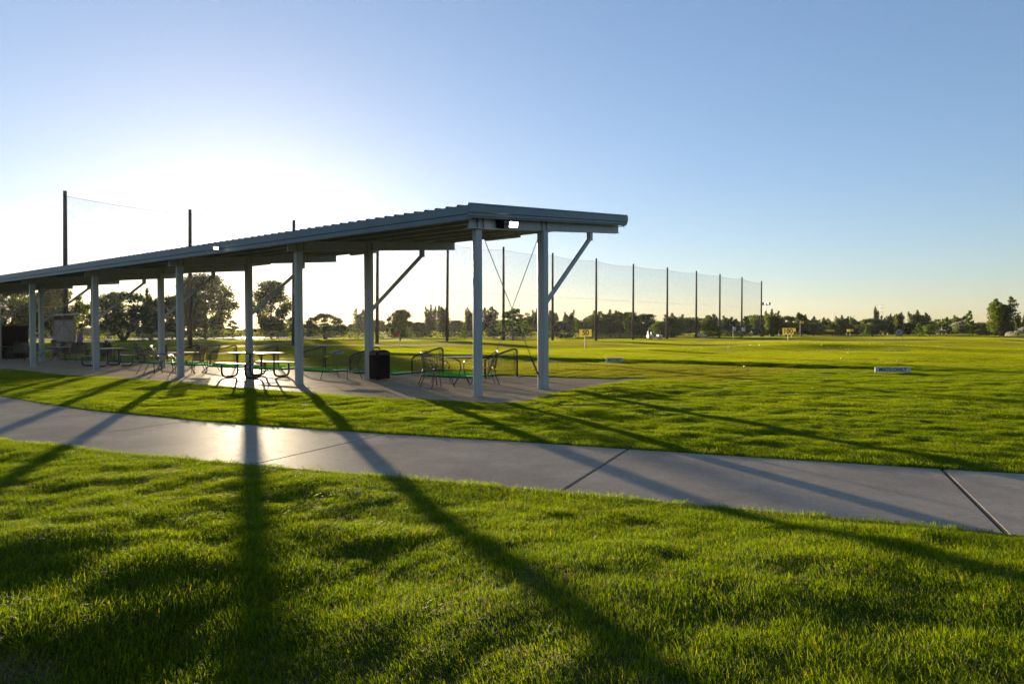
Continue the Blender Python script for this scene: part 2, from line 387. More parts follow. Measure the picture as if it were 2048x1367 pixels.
joints = [(-24, -25.5), (-20.0, -21.8), (-16.6, -18.3), (-13.5, -15.1), (-10.9, -12.3), (-8.35, -9.7), (-5.83, -7.5 + .0), ]
JN = [-23.5, -19.5, -15.8, -12.5, -9.3, -5.83, -2.67, .40, 3.24, 6.1, 9.0, 12.2, 15.6]
JF = [-24.5, -20.6, -17.0, -13.8, -10.6, -4.77-2.75+1.0, -1.69, 1.32, 4.14, 6.9, 9.7, 12.8, 16.4]
JF[5] = -4.95; JN[5] = -5.95; JF[4] = -8.0; JN[4] = -9.2; JF[3] = -11.4; JN[3] = -12.6
wid = [.008]*6+[.010, .020, .020]+[.012]*6
for i in range(len(JN)-1):
    g0, g1 = wid[i]/2, wid[i+1]/2
    n0, n1, f0, f1 = JN[i]+g0, JN[i+1]-g1, JF[i]+g0, JF[i+1]-g1
    k = 6
    pn = [interp(PATH_NEAR, n0+(n1-n0)*j/k) for j in range(k+1)]; pf = [interp(PATH_FAR, f1+(f0-f1)*j/k) for j in range(k+1)]
    chunk(pn+pf, -.12, 0.0, 'concrete_slab', M['path'], path, .010)
bed = chunk([tuple(p) for p in pathpoly], -.14, -.05, 'joint_bed', M['soil'], path, 0)

# patio: panels cut by joints
def clip(poly, a, b, c, keep):       # keep a*s+b*t<=c
    out = []
    for i in range(len(poly)):
        p, q = poly[i], poly[(i+1) % len(poly)]; fp = a*p[0]+b*p[1]-c; fq = a*q[0]+b*q[1]-c
        if fp <= 0: out.append(p)
        if (fp < 0 < fq) or (fq < 0 < fp):
            t = fp/(fp-fq); out.append((p[0]+(q[0]-p[0])*t, p[1]+(q[1]-p[1])*t))
    return out
patio = empty('patio', (0, 0, 0), 0, 'concrete patio slab under the long open pavilion', 'patio', kind='structure')
pst = [LOC(*p) for p in PATIO]
S_J = [-9, -.1] + [3.05*k+2.95 for k in range(17)]; T_J = [-3, .15, 2.35, 4.55, 8]
for i in range(len(S_J)-1):
    for j in range(len(T_J)-1):
        g = .004; q = pst
        q = clip(q, -1, 0, -(S_J[i]+g), 1); q = clip(q, 1, 0, S_J[i+1]-g, 1) if q else q
        q = clip(q, 0, -1, -(T_J[j]+g), 1) if q else q; q = clip(q, 0, 1, T_J[j+1]-g, 1) if q else q
        if len(q) >= 3:
            w = [tuple(PV(a, b)[:2]) for a, b in q]; w2 = [w[0]]
            for p in w[1:]:
                if math.hypot(p[0]-w2[-1][0], p[1]-w2[-1][1]) > .01: w2.append(p)
            if math.hypot(w2[0][0]-w2[-1][0], w2[0][1]-w2[-1][1]) < .01: w2.pop()
            if len(w2) >= 3: chunk(w2, -.12, 0.0, 'concrete_panel', M['patio'], patio, .005)
chunk([tuple(p) for p in PATIO], -.14, -.03, 'joint_bed', M['soil'], patio, 0)

# pond at the left
def pond():
    m, nt, N, L, P = newmat('pond_water'); P.inputs['Base Color'].default_value = (.05, .06, .06, 1); P.inputs['Roughness'].default_value = .12
    bump(N, L, P, nz(N, L, 1.2, 4), .3, .05)
    pts = [AT(u, D) for u, D in [(60, 150), (190, 128), (290, 128), (420, 150), (600, 170), (720, 210), (560, 300), (200, 300)]]
    b = MB(); n = len(pts); b.add([(p[0], p[1], .33) for p in pts]+[(p[0], p[1], -.4) for p in pts], [tuple(range(n))]+[(i, (i+1) % n, (i+1) % n+n, i+n) for i in range(n)])
    o = b.build('pond', m); tag(o, 'pale still pond beyond the range at the left, seen between the trees', 'pond', kind='structure')
pond()

# ------------------------------------------------------------------ pavilion
SL = .098; ZF = 3.494
def zb(t): return ZF+SL*t            # underside of the beams
NB = 9; BAY = 6.1; TR = 2.337
pav = empty('pavilion', PV(0, 0), 0, 'long open white steel pavilion with a ribbed metal roof on two rows of posts', 'pavilion')
pav.rotation_euler = (0, 0, 0)
OFF = Vector((-PV(0, 0).x, -PV(0, 0).y, 0))
def pv(s, t, z): return PV(s, t, z)+OFF
def sbox(b, s0, s1, t0, t1, z0, z1, z0b=None, z1b=None):   # box in pavilion axes; heights may slope with t
    z0b = z0 if z0b is None else z0b; z1b = z1 if z1b is None else z1b
    return b.hexa([pv(s1,t0,z0), pv(s0,t0,z0), pv(s0,t1,z0b), pv(s1,t1,z0b), pv(s1,t0,z1), pv(s0,t0,z1), pv(s0,t1,z1b), pv(s1,t1,z1b)])
def sl(b, s0, s1, t0, t1, a, c):     # box following the roof slope, a/c = offsets above beam underside
    return sbox(b, s0, s1, t0, t1, zb(t0)+a, zb(t0)+c, zb(t1)+a, zb(t1)+c)
BH = .245
for k in range(NB):
    s = k*BAY
    b = MB(); sbox(b, s-.110, s, 0, .205, 0, zb(0)-.002, 0, zb(.205)-.002)
    p_ = b.build('post', M['paint'], pav, bevel=.012)
    b = MB(); sbox(b, s-.20, s, TR+.05, TR+.24, 0, zb(TR+.05)-.002, 0, zb(TR+.24)-.002); p2 = b.build('post', M['paint'], pav, bevel=.012)
    for pp, t0, t1, w0 in ((p_, 0, .205, .11), (p2, TR+.05, TR+.24, .20)):
        b = MB(); sbox(b, s-w0-.012, s+.012, t0-.012, t1+.012, .0, .012); b.build('base_plate', M['paint'], pp)
    # beam: channel web with flanges
    b = MB(); sl(b, s-.135, s-.125, -.28, 6.22, .012, BH-.012); sl(b, s-.17, s-.03, -.28, 6.22, 0, .011); sl(b, s-.17, s-.03, -.28, 6.22, BH-.011, BH)
    bm_ = b.build('beam', M['paint'], pav)
    for t in (0.0, .20, TR+.05, TR+.235):
        b = MB(); sl(b, s-.165, s-.136, t, t+.012, .012, BH-.012); b.build('stiffener', M['paint'], bm_)
        for dz in (.07, .17):
            b = MB(); q0 = pv(s-.136, t+.03, zb(t)+dz); q1 = pv(s-.160, t+.03, zb(t)+dz); b.tube([q0, q1], .011, 6); b.build('bolt', M['rod'], bm_)
    b = MB(); sl(b, s-.171, s-.125, -.288, -.281, 0, BH); b.build('end_plate', M['paint'], bm_)
    # diagonal brace and its bracket
    b = MB(); b.bar(pv(s-.1, TR+.24, 2.02), pv(s-.1, 4.68, zb(4.7)-.17), .10, .07, up=tuple(DD)+(0,))
    br = b.build('brace', M['paint'], pav, bevel=.006)
    b = MB(); sbox(b, s-.15, s-.05, 4.62, 4.76, zb(4.6)-.20, zb(4.62)-.003, zb(4.6)-.20, zb(4.76)-.003); b.build('bracket', M['paint'], br)
    if k in (0, 4):
        for (t0, z0, t1, z1) in ((.28, zb(0)-.14, TR-.01, .26), (TR-.01, zb(2)-.12, .28, .30)):
            a = pv(s-.08, t0, z0); c = pv(s-.1, t1, z1); b = MB(); b.tube([a, c], .009, 6)
            rd = b.build('tie_rod', M['rod'], pav)
            m_ = a+(c-a)*.86; m2 = a+(c-a)*.96; b = MB()
            dv = (c-a).normalized(); sd = dv.cross(Vector(tuple(DD)+(0,))).normalized()*.022
            b.tube([m_+sd, m2+sd], .007, 5).tube([m_-sd, m2-sd], .007, 5)
            b.tube([m_-dv*.03, m_+dv*.03], .024, 6).tube([m2-dv*.03, m2+dv*.03], .024, 6)
            tb_ = b.build('turnbuckle', M['rod'], rd); tb_['kind'] = 'stuff'
S_END = -.34; S_MAX = (NB-1)*BAY+1; T0 = -.42; T1 = 6.30
for t in (.05, 1.1, 2.2, 3.3, 4.4, 5.4, 6.1):
    b = MB(); a = BH+.001
    sbox(b, S_END+.06, S_MAX, t, t+.012, zb(t)+a, zb(t)+a+.20); sbox(b, S_END+.06, S_MAX, t+.013, t+.07, zb(t)+a, zb(t)+a+.012); sbox(b, S_END+.06, S_MAX, t-.06, t-.001, zb(t)+a+.188, zb(t)+a+.20)
    b.build('purlin', M['paint'], pav)
# ribbed roof sheets
RA = BH+.205
npan = int((S_MAX-S_END)/.914)
prof = []
for r in range(3):
    x = r*.3048; prof += [(x, .035), (x+.03, .035), (x+.058, 0), (x+.262, 0), (x+.290, .035)]
prof.append((.912, .035))
for k in range(npan):
    s0 = S_END+k*.914; b = MB(); vs = []; fs = []; n = len(prof)
    for t in (T0-.05, T1+.04):
        for (x, h) in prof: vs.append(pv(s0+x, t, zb(t)+RA+h))
    for t in (T0-.05, T1+.04):
        for (x, h) in prof: vs.append(pv(s0+x, t, zb(t)+RA+h-.0025))
    for i in range(n-1):
        fs.append((i, i+1, n+i+1, n+i)); fs.append((2*n+i+1, 2*n+i, 3*n+i, 3*n+i+1)); fs.append((i+1, i, 2*n+i, 2*n+i+1)); fs.append((n+i, n+i+1, 3*n+i+1, 3*n+i))
    b.add(vs, fs); b.build('roof_sheet', M['roof'], pav)
# front gutter fascia (two bands), rear fascia, rake trim
LB = 0.0
def front_band(s0, s1, name, z0, z1, t0, t1): 
    b = MB(); sbox(b, s0, s1, t0, t1, z0, z1); return b.build(name, M['trim'], pav, bevel=.006)
zt = zb(T0)+RA-.004
s = S_END+.03
while s < S_MAX-1:
    e = min(s+6.1, S_MAX); front_band(s, e-.004, 'fascia', zt-.175, zt, T0-.07, T0+.05); front_band(s, e-.004, 'fascia', zt-.29, zt-.178, T0-.055, T0+.03); s = e
b = MB(); sbox(b, S_END+.03, S_MAX, T1-.04, T1, zb(T1)+RA-.2, zb(T1)+RA-.004); b.build('fascia', M['trim'], pav)
b = MB()
def rk(s0, s1, a, c): sbox(b, s0, s1, T0-.08, T1+.05, zb(T0-.08)+a, zb(T0-.08)+c, zb(T1+.05)+a, zb(T1+.05)+c)
rk(S_END-.035, S_END+.028, RA-.15, RA+.0); rk(S_END-.02, S_END+.028, RA+.001, RA+.045)
rake = b.build('rake_trim', M['trim'], pav, bevel=.01)
b = MB(); rk(S_END-.01, S_END+.029, RA-.215, RA-.152); rk(S_END+.02, S_END+.06, RA-.25, RA-.217); b.build('lower_lip', M['trim'], rake)
# small vent stubs and bolts at the end beam
b = MB(); b.tube([pv(-.18, 6.1, zb(6.1)+.18), pv(-.35, 6.14, zb(6.1)+.185)], .012, 6); b.tube([pv(-.36, 6.14, zb(6.1)+.185), pv(-.33, 6.14, zb(6.1)+.185)], .02, 8); b.build('bolt', M['rod'], pav)
b = MB(); b.tube([pv(-.17, .0, zb(0)+.16), pv(-.20, .0, zb(0)+.16)], .022, 8); b.build('bolt', M['rod'], pav)
# flood lights and strip lights
def flood(loc, rz, tilt, mat, parent):
    b = MB(); b.box(-.13, .13, -.04, .05, -.085, .085); h = b.build('floodlight', M['black_plastic'], parent, bevel=.012); h.location = loc; h.rotation_euler = (tilt, 0, rz)
    b = MB(); b.box(-.115, .115, -.046, -.0405, -.07, .07); l = b.build('lens', mat, h, bevel=.002)
    b = MB(); b.bar((-.15, .03, -.01), (-.15, .12, -.01), .02); b.bar((.15, .03, -.01), (.15, .12, -.01), .02); b.bar((-.15, .12, -.01), (.15, .12, -.01), .02); b.bar((0, .12, -.01), (0, .25, 0), .05); b.build('mounting_arm', M['black_plastic'], h)
    return h
q = pv(-.36, .95, zb(.95)+.09); f1 = flood(q, .42, R(14), M['lamp'], pav); f1.scale = (.85, .85, .85)
b = MB(); sbox(b, -.205, -.176, .62, .84, zb(.7)+.03, zb(.7)+.20); b.build('junction_box', M['black_plastic'], pav)
q = pv(8.75, T0-.20, zt-.17); f2 = flood(q, .25, R(16), M['lamp2'], pav); f2.scale = (.55, .55, .55)
for k in range(NB-1):
    s = k*BAY+3; t = 4.9
    b = MB(); sbox(b, s-.62, s+.62, t, t+.13, zb(t)+.10, zb(t)+.17); fx = b.build('strip_light', M['white'], pav, bevel=.01)
    b = MB(); sbox(b, s-.5, s-.48, t+.05, t+.07, zb(t)+.171, zb(t)+BH+.19); b.build('hanger', M['grey'], fx); b = MB(); sbox(b, s+.48, s+.5, t+.05, t+.07, zb(t)+.171, zb(t)+BH+.19); b.build('hanger', M['grey'], fx)

# ------------------------------------------------------------------ bay dividers and mats
def net_mat(name, col, amount, scale=0, ):
    m, nt, N, L, P = newmat(name); P.inputs['Base Color'].default_value = (*col, 1); P.inputs['Roughness'].default_value = .8
    tr = N.new('ShaderNodeBsdfTransparent'); ms = N.new('ShaderNodeMixShader')
    f = nz(N, L, 3, 3)
    r = N.new('ShaderNodeMapRange'); r.inputs[1].default_value = .3; r.inputs[2].default_value = .7; r.inputs[3].default_value = amount*.8; r.inputs[4].default_value = amount*1.2
    L.new(f, r.inputs[0]); L.new(r.outputs[0], ms.inputs[0]); L.new(tr.outputs[0], ms.inputs[1]); L.new(P.outputs[0], ms.inputs[2]); L.new(ms.outputs[0], N['Material Output'].inputs[0])
    return m
M['net'] = net_mat('range_net_fabric', (.10, .10, .10), .17)
M['mesh'] = net_mat('chair_sling', (.12, .11, .09), .55)
def divider(first):
    root = empty('bay_divider', (0, 0, 0))
    pts = [(0, 0, .0), (0, 0, .52), (.14, 0, .60), (1.0, 0, .85), (1.07, 0, .78), (1.07, 0, 0)]
    b = MB(); b.tube(fillet([(0,0,0),(0,0,.50),(.10,0,.59),(.97,0,.85),(1.07,0,.80),(1.07,0,0)], .09), .027, 8); b.build('frame', M['black_tube'], root, smooth=True)
    b = MB(); b.box(-.06, .06, -.22, .22, 0, .015); b.build('foot', M['black_tube'], root); b = MB(); b.box(1.01, 1.13, -.22, .22, 0, .015); b.build('foot', M['black_tube'], root)
    # net: crossing cords, hung loosely, gathered at the tall end
    b = MB()
    def top(x): return .50+.10*min(x/.1, 1)+(.26*(x-.1)/.87 if x > .1 else 0)
    X = np.linspace(.03, 1.045, 22)
    def P(x, z):
        bulge = .05*math.sin(math.pi*x)*math.sin(math.pi*min(z/.6, 1)) + .10*max(0, (x-.80)/.25)*math.sin(z*5)
        return (x, bulge, z)
    for i, x in enumerate(X):
        zt_ = top(x)-.03; pts = [P(x, .03+(zt_-.03)*j/6) for j in range(7)]; b.tube(pts, .0042, 3)
    for j in range(17):
        z = .04+j*.047; xs = [x for x in X if top(x)-.03 > z]
        if len(xs) > 3: b.tube([P(x, z) for x in xs[::3]+[xs[-1]]], .0042, 3)
    for i in range(14):                # rolled spare net beside the tall post
        b.tube([(.93+.012*i, .03*math.sin(i*2.1), .06), (.94+.010*i, .05*math.sin(i*1.7+1), .4), (.95+.009*i, .03*math.sin(i), .76)], .0028, 3)
    nt = b.build('net', M['wire'], root); nt['kind'] = 'stuff'
    b = MB()
    for j in range(12): b.tube([(1.045, -.022, .08+j*.06), (1.045, .022, .10+j*.06)], .006, 4)
    for j in range(12): x = .12+j*.073; b.tube([(x, -.022, top(x)-.02), (x, .022, top(x)-.02)], .006, 4)
    nq = b.build('net_tie', M['rubber'], root); nq['kind'] = 'stuff'
    return root
dproto = divider(True)
dlab = ['black net bay divider at the open end of the patio, right of the wire table',
        'black net bay divider just behind the leftmost wire chair of the near table',
        'black net bay divider directly behind the black litter bin',
        'black net bay divider left of the wire mesh bench',
        'black net bay divider behind the right end of the near picnic table',
        'black net bay divider behind the left end of the near picnic table',
        'black net bay divider behind the mesh chairs at the middle table',
        'black net bay divider behind the left chairs of the middle table',
        'black net bay divider between the middle table and the far picnic table',
        'black net bay divider behind the far picnic table', 'black net bay divider beside the bent golfer']
for k in range(11):
    o = dproto if k == 0 else copy_tree(dproto)
    a = PV(3.58+3.04*k, 4.83); c = PV(3.09+3.04*k, 5.77)
    o.location = (a.x, a.y, .001); o.rotation_euler = (0, 0, math.atan2(c.y-a.y, c.x-a.x))
    tag(o, dlab[k], 'bay divider', 'net dividers between the hitting bays')
def mat_():
    root = empty('hitting_mat', (0, 0, 0))
    b = MB(); b.box(-.95, .95, -.75, .75, .001, .035); b.build('rubber_base', M['rubber'], root, bevel=.006)
    b = MB(); b.box(-.90, .55, -.70, .70, .0355, .044); tf = b.build('turf', M['turf'], root)
    rn = random.Random(5); b = MB()
    for i in range(3800):
        x, y = rn.uniform(-.895, .545), rn.uniform(-.695, .695); a = rn.random()*6.28; w = .010; h = .018+.010*rn.random(); dx, dy = math.cos(a)*w, math.sin(a)*w
        b.add([(x-dx, y-dy, .0442), (x+dx, y+dy, .0442), (x+dy*.5, y-dx*.5, .0442+h)], [(0, 1, 2)])
    q_ = b.build('pile', M['pile'], tf); q_['kind'] = 'stuff'
    b = MB(); b.box(.60, .90, -.66, .66, .0355, .048); b.build('turf_strip', M['turf'], root)
    b = MB(); b.tube([(-.2, .1, .052), (-.2, .1, .095)], .012, 8); b.build('tee', M['ball'], root)
    return root
mproto = mat_()
mlab = ['green turf hitting mat in the bay behind the round wire table', 'green turf hitting mat between the black bin and the wire chairs',
        'green turf hitting mat behind the wire mesh bench', 'green turf hitting mat behind the white post left of the bench',
        'green turf hitting mat behind the near picnic table benches', 'green turf hitting mat behind the tall mesh chair of the middle table',
        'green turf hitting mat behind the round middle table', 'green turf hitting mat right of the far picnic table',
        'green turf hitting mat behind the far picnic table', 'green turf hitting mat in front of the bent golfer']
for k in range(10):
    o = mproto if k == 0 else copy_tree(mproto)
    a = PV(3.40+3.04*(k+.5)-.1, 5.0+(.0 if k else .1)); o.location = (a.x, a.y, .0); o.rotation_euler = (0, 0, ROT_D+[.0, .03, -.04, .02, .0, .05, -.03, .02, 0, .02][k])
    tag(o, mlab[k], 'golf mat', 'hitting mats in the bays')

# ------------------------------------------------------------------ picnic tables
def picnic():
    r = empty('picnic_table', (0, 0, 0))
    b = MB()
    b.box(-.93, .93, -.39, .39, .722, .762)
    b.build('table_top', M['tabletop'], r, bevel=.004)
    for sg in (-1, 1):
        b = MB(); b.box(-.93, .93, sg*.72-.13, sg*.72+.13, .425, .458); b.build('bench_seat', M['tabletop'], r, bevel=.008)
        for x in (-.62, .62):
            b = MB(); y1 = sg*.76; y0 = sg*.22
            b.tube(fillet([(x, y1, .424), (x, y1, .03), (x, y0, .03), (x, y0, .714)], .17, 6), .030, 10); b.build('leg', M['black_tube'], r, smooth=True)
            b = MB(); b.bar((x, sg*.12, .70), (x, sg*.36, .70), .05, .02); b.build('bracket', M['black_tube'], r)
    for x in (-.62, .62): b = MB(); b.tube([(x, -.22, .22), (x, .22, .22)], .02, 6); b.tube([(x, 0, .22), (x*.2, 0, .715)], .013, 6); b.build('cross_brace', M['black_tube'], r, smooth=True)
    return r
pt = picnic(); c = G(512, 750.8); pt.location = (-7.95, 21.15, 0); pt.rotation_euler = (0, 0, ROT_D+.02)
tag(pt, 'near picnic table with sunlit top and black looped legs, right of the middle round table', 'picnic table', 'picnic tables on the patio')
p2 = copy_tree(pt); p2.location = (-17.2, 29.0, 0); p2.rotation_euler = (0, 0, ROT_D-.05)
tag(p2, 'farther picnic table with black looped legs, partly behind a white post', 'picnic table')

# ------------------------------------------------------------------ wire furniture
def wire_table(r=.44):
    o = empty('wire_table', (0, 0, 0))
    b = MB(); b.lathe([(r-.02, .70), (r, .705), (r, .722), (r-.02, .728)], 28); b.build('table_top', M['wire'], o)
    b = MB(); b.lathe([(.13, .42), (.135, .425), (.13, .43)], 14); b.build('shelf', M['wire'], o)
    for k in range(4):
        a = math.pi/4+k*math.pi/2; c_, s_ = math.cos(a), math.sin(a)
        b = MB(); b.tube([(c_*.30, s_*.30, .70), (c_*.07, s_*.07, .60), (c_*.05, s_*.05, .42), (c_*.14, s_*.14, .2), (c_*.30, s_*.30, .005)], .011, 6); b.build('leg', M['wire'], o, smooth=True)
    return o
def wire_chair(w=.56):
    o = empty('wire_chair' if w < .8 else 'wire_bench', (0, 0, 0)); h = w/2; d = .24
    # seat: fine grid in a hoop; chair faces +x
    b = MB(); b.tube(fillet([(d, -h, .43), (d, h, .43), (-d, h*.9, .42), (-d, -h*.9, .42), (d, -h, .43)], .06), .010, 6)
    n = int(w/.028)
    for i in range(n): y = -h+(i+.5)*w/n; b.tube([(d, y, .43), (0, y*.97, .418), (-d, y*.9, .42)], .003, 3)
    for i in range(16): x = -d+(i+.5)*.48/16; b.tube([(x, -h*.95, .424), (x, h*.95, .424)], .003, 3)
    b.build('seat', M['wire'], o)
    b = MB()
    def bp(t, z):                     # barrel back; t -1..1
        return (-d-.05*(z-.42)/.4-.05*(1-t*t)+.12*abs(t)**3*.6, t*h*(1+.18*(z-.42)/.4), z)
    zt_ = lambda t: .86-.14*abs(t)**2.5
    b.tube([bp(t, zt_(t)) for t in np.linspace(-1, 1, 13)], .010, 6)
    n = int(w/.04)
    for i in range(n+1):
        t = -1+2*i/n; b.tube([bp(t*.95, .42), bp(t, (.42+zt_(t))/2), bp(t, zt_(t))], .004 if 0 < i < n else .009, 4)
    b.build('backrest', M['wire'], o)
    for sg in (-1, 1):
        b = MB(); b.tube([bp(sg, zt_(1)), (-.10, sg*(h+.06), .68), (.08, sg*(h+.07), .64), (.15, sg*(h+.05), .56), (.13, sg*(h+.0), .44)], .011, 6); b.build('armrest', M['wire'], o, smooth=True)
        b = MB(); b.tube([(d-.02, sg*(h-.02), .43), (d-.01, sg*(h-.01), .25), (d+.05, sg*(h+.03), .01)], .010, 6).tube([(d+.05, sg*(h+.03), .012), (d+.05, sg*(h+.03), .0)], .018, 8); b.build('leg', M['wire'], o, smooth=True)
        b = MB(); b.tube([(-d+.02, sg*(h*.9-.02), .42), (-d, sg*(h*.9-.01), .25), (-d-.09, sg*(h*.9+.02), .01)], .010, 6).tube([(-d-.09, sg*(h*.9+.02), .012), (-d-.09, sg*(h*.9+.02), .0)], .018, 8); b.build('leg', M['wire'], o, smooth=True)
    return o
tb = wire_table(.44); x, y = -1.28, 17.45; tb.location = (x, y, 0); tag(tb, 'round black wire table beside the front corner post', 'table')
wc = wire_chair()
def put(o, p, face): o.location = (p[0], p[1], 0); o.rotation_euler = (0, 0, face)
put(wc, (-1.83, 16.72), math.atan2(.75, .72)-.15); tag(wc, 'black wire chair nearest the camera, left of the round wire table', 'chair', 'wire chairs round the near table')
w2 = copy_tree(wc); put(w2, (-2.02, 17.9), -.55); tag(w2, 'black wire chair on the far left of the wire table, behind the nearest chair', 'chair')
w3 = copy_tree(wc); put(w3, (-.72, 17.75), math.pi+.25); tag(w3, 'black wire chair just right of the front corner post, facing the round wire table', 'chair')
bn = wire_chair(1.10); put(bn, (-5.02, 20.05), ROT_D-math.pi/2+.02); tag(bn, 'black wire mesh bench for two between two white posts, left of the litter bin', 'bench')

def sling_chair():
    o = empty('sling_chair', (0, 0, 0)); h = .25
    b = MB(); b.add([(.23, -h, .43), (.23, h, .43), (-.22, h, .41), (-.22, -h, .41)], [(0, 1, 2, 3)]); b.add([(.23, -h, .425), (.23, h, .425), (-.22, h, .405), (-.22, -h, .405)], [(3, 2, 1, 0)]); b.build('seat', M['mesh'], o)
    b = MB(); pts = [(-.20, .42), (-.24, .60), (-.31, .78), (-.40, .93)]
    vs = [(x, -h, z) for x, z in pts]+[(x, h, z) for x, z in pts]; b.add(vs, [(i, i+1, i+5, i+4) for i in range(3)]); b.add([(v[0]-.004, v[1], v[2]) for v in vs], [(i+4, i+5, i+1, i) for i in range(3)]); b.build('backrest', M['mesh'], o)
    for sg in (-1, 1):
        y = sg*(h+.015)
        b = MB(); b.tube(fillet([(.23, y, .43), (-.20, y, .41), (-.24, y, .60), (-.31, y, .78), (-.41, y, .94)], .05), .013, 6); b.build('side_rail', M['slingframe'], o, smooth=True)
        b = MB(); b.tube(fillet([(.30, sg*.30, .0), (.26, sg*.30, .40), (.18, sg*.30, .63), (-.10, sg*.30, .66), (-.28, sg*.27, .66)], .12, 5), .013, 6); b.build('armrest', M['slingframe'], o, smooth=True)
        b = MB(); b.tube([(-.08, sg*.27, .42), (-.20, sg*.28, .2), (-.30, sg*.29, 0)], .013, 6); b.build('leg', M['slingframe'], o, smooth=True)
    b = MB(); b.tube([(-.405, -.265, .935), (-.415, .265, .935)], .012, 6); b.tube([(.23, -.265, .43), (.23, .265, .43)], .012, 6); b.tube([(.255, -.30, .36), (.255, .30, .36)], .010, 6); b.build('cross_rail', M['slingframe'], o, smooth=True)
    return o
def sling_table(r=.5):
    o = empty('patio_table', (0, 0, 0))
    b = MB(); b.lathe([(r-.02, .69), (r, .70), (r, .72), (r-.015, .725)], 28); b.build('table_top', M['slingframe'], o)
    for k in range(4):
        a = .4+k*math.pi/2; c_, s_ = math.cos(a), math.sin(a)
        b = MB(); b.tube([(c_*.38, s_*.38, .69), (c_*.10, s_*.10, .42), (c_*.12, s_*.12, .34), (c_*.40, s_*.40, .0)], .013, 6); b.build('leg', M['slingframe'], o, smooth=True)
    b = MB(); b.tube([(.11*math.cos(i*math.pi/5), .11*math.sin(i*math.pi/5), .38) for i in range(10)], .009, 5, closed=True); b.build('ring', M['slingframe'], o)
    return o
sc = sling_chair(); st_ = sling_table()
def scene_set(cx, cy, tab_label, chairs, first):
    t = st_ if first else copy_tree(st_); t.location = (cx, cy, 0); tag(t, tab_label, 'table', 'round patio tables with mesh chairs')
    for i, (dx, dy, f, lab) in enumerate(chairs):
        c_ = sc if (first and i == 0) else copy_tree(sc); put(c_, (cx+dx, cy+dy), f); tag(c_, lab, 'chair', 'mesh patio chairs')
mx_, my_ = -11.2, 23.2
def gp(u, v): q = G(u, v); return q[0]-mx_, q[1]-my_
a1, a2, a3, a4 = gp(299, 747), gp(330, 745.5), gp(386, 746.5), gp(414, 742.0)
scene_set(mx_, my_, 'round patio table with mesh chairs, left of the near picnic table', [
    (*a1, .1, 'leftmost mesh patio chair at the middle round table, seen from its side'),
    (*a2, .35, 'mesh patio chair close behind the leftmost one at the middle round table'),
    (*a3, math.pi*.92, 'mesh patio chair just right of the third white post, seen edge on'),
    (*a4, -math.pi*.62, 'mesh patio chair facing the camera, left of the near picnic table')], True)
q = G(118, 722); scene_set(q[0], q[1], 'round patio table in the shade below the score board', [
    (-1.1, -.3, .2, 'mesh patio chair left of the shaded table below the score board'), (.1, 1.0, -1.5, 'mesh patio chair on the range side of the shaded table below the score board'),
    (1.0, -.2, 2.9, 'mesh patio chair right of the shaded table below the score board'), (1.9, .3, 2.4, 'mesh patio chair between the shaded table and the far picnic table')], False)
q = G(18, 719); scene_set(q[0], q[1], 'round patio table in front of the black cabinet at the left edge', [
    (-.9, -.2, .3, 'mesh patio chair at the left edge of the picture before the black cabinet'), (.75, -.45, 2.6, 'dark mesh patio chair before the right side of the black cabinet'),
    (1.25, .25, 2.9, 'dark mesh patio chair at the right corner of the black cabinet'), (2.0, .9, 3.3, 'mesh patio chair left of the fifth white post, clear of the cabinet')], False)

# litter bin
bin_ = empty('litter_bin', (0, 0, 0)); c1 = G(755, 759.6); bin_.location = (c1[0], c1[1], 0); bin_.rotation_euler = (0, 0, math.atan2(NN.y, NN.x))
w_ = .50
b = MB(); n = 8
def archprism(b, w, z0, zs, rise, y0, y1):
    ring = [(0, z0), (w, z0)]+[(w-w*i/n, zs+rise*math.sin(math.pi*i/n)) for i in range(n+1)]
    m = len(ring); b.add([(x, y0, z) for x, z in ring]+[(x, y1, z) for x, z in ring], [tuple(range(m)), tuple(range(m, 2*m))[::-1]]+[(i, i+m, (i+1) % m+m, (i+1) % m) for i in range(m)])
b = MB(); b.box(0, w_, 0, w_, .02, .80); body = b.build('body', M['black_plastic'], bin_, bevel=.015)
b = MB(); archprism(b, w_-.02, .801, .803, .06, .012, .488); b.xf(Matrix.Translation((.01, 0, 0))); b.build('lid', M['black_plastic'], bin_)
b = MB()
for i in range(9): b.box(.03+.05*i, .055+.05*i, -.006, -.001, .08, .70)
for i in range(9): b.box(-.006, -.001, .03+.05*i, .055+.05*i, .08, .70)
sq_ = b.build('slat_panel', M['black_plastic'], bin_); sq_['kind'] = 'stuff'
b = MB(); b.box(.05, .45, -.004, .0, .71, .79); b.build('top_band', M['black_tube'], bin_); b = MB(); b.box(-.004, 0, .05, .45, .71, .79); b.build('top_band', M['black_tube'], bin_)
for xx, yy in ((.03, .03), (.43, .03), (.03, .43), (.43, .43)):
    b = MB(); b.box(xx, xx+.04, yy, yy+.04, 0, .0195); b.build('foot', M['black_plastic'], bin_)
tag(bin_, 'square black litter bin with arched lid standing before the second rear post', 'litter bin')

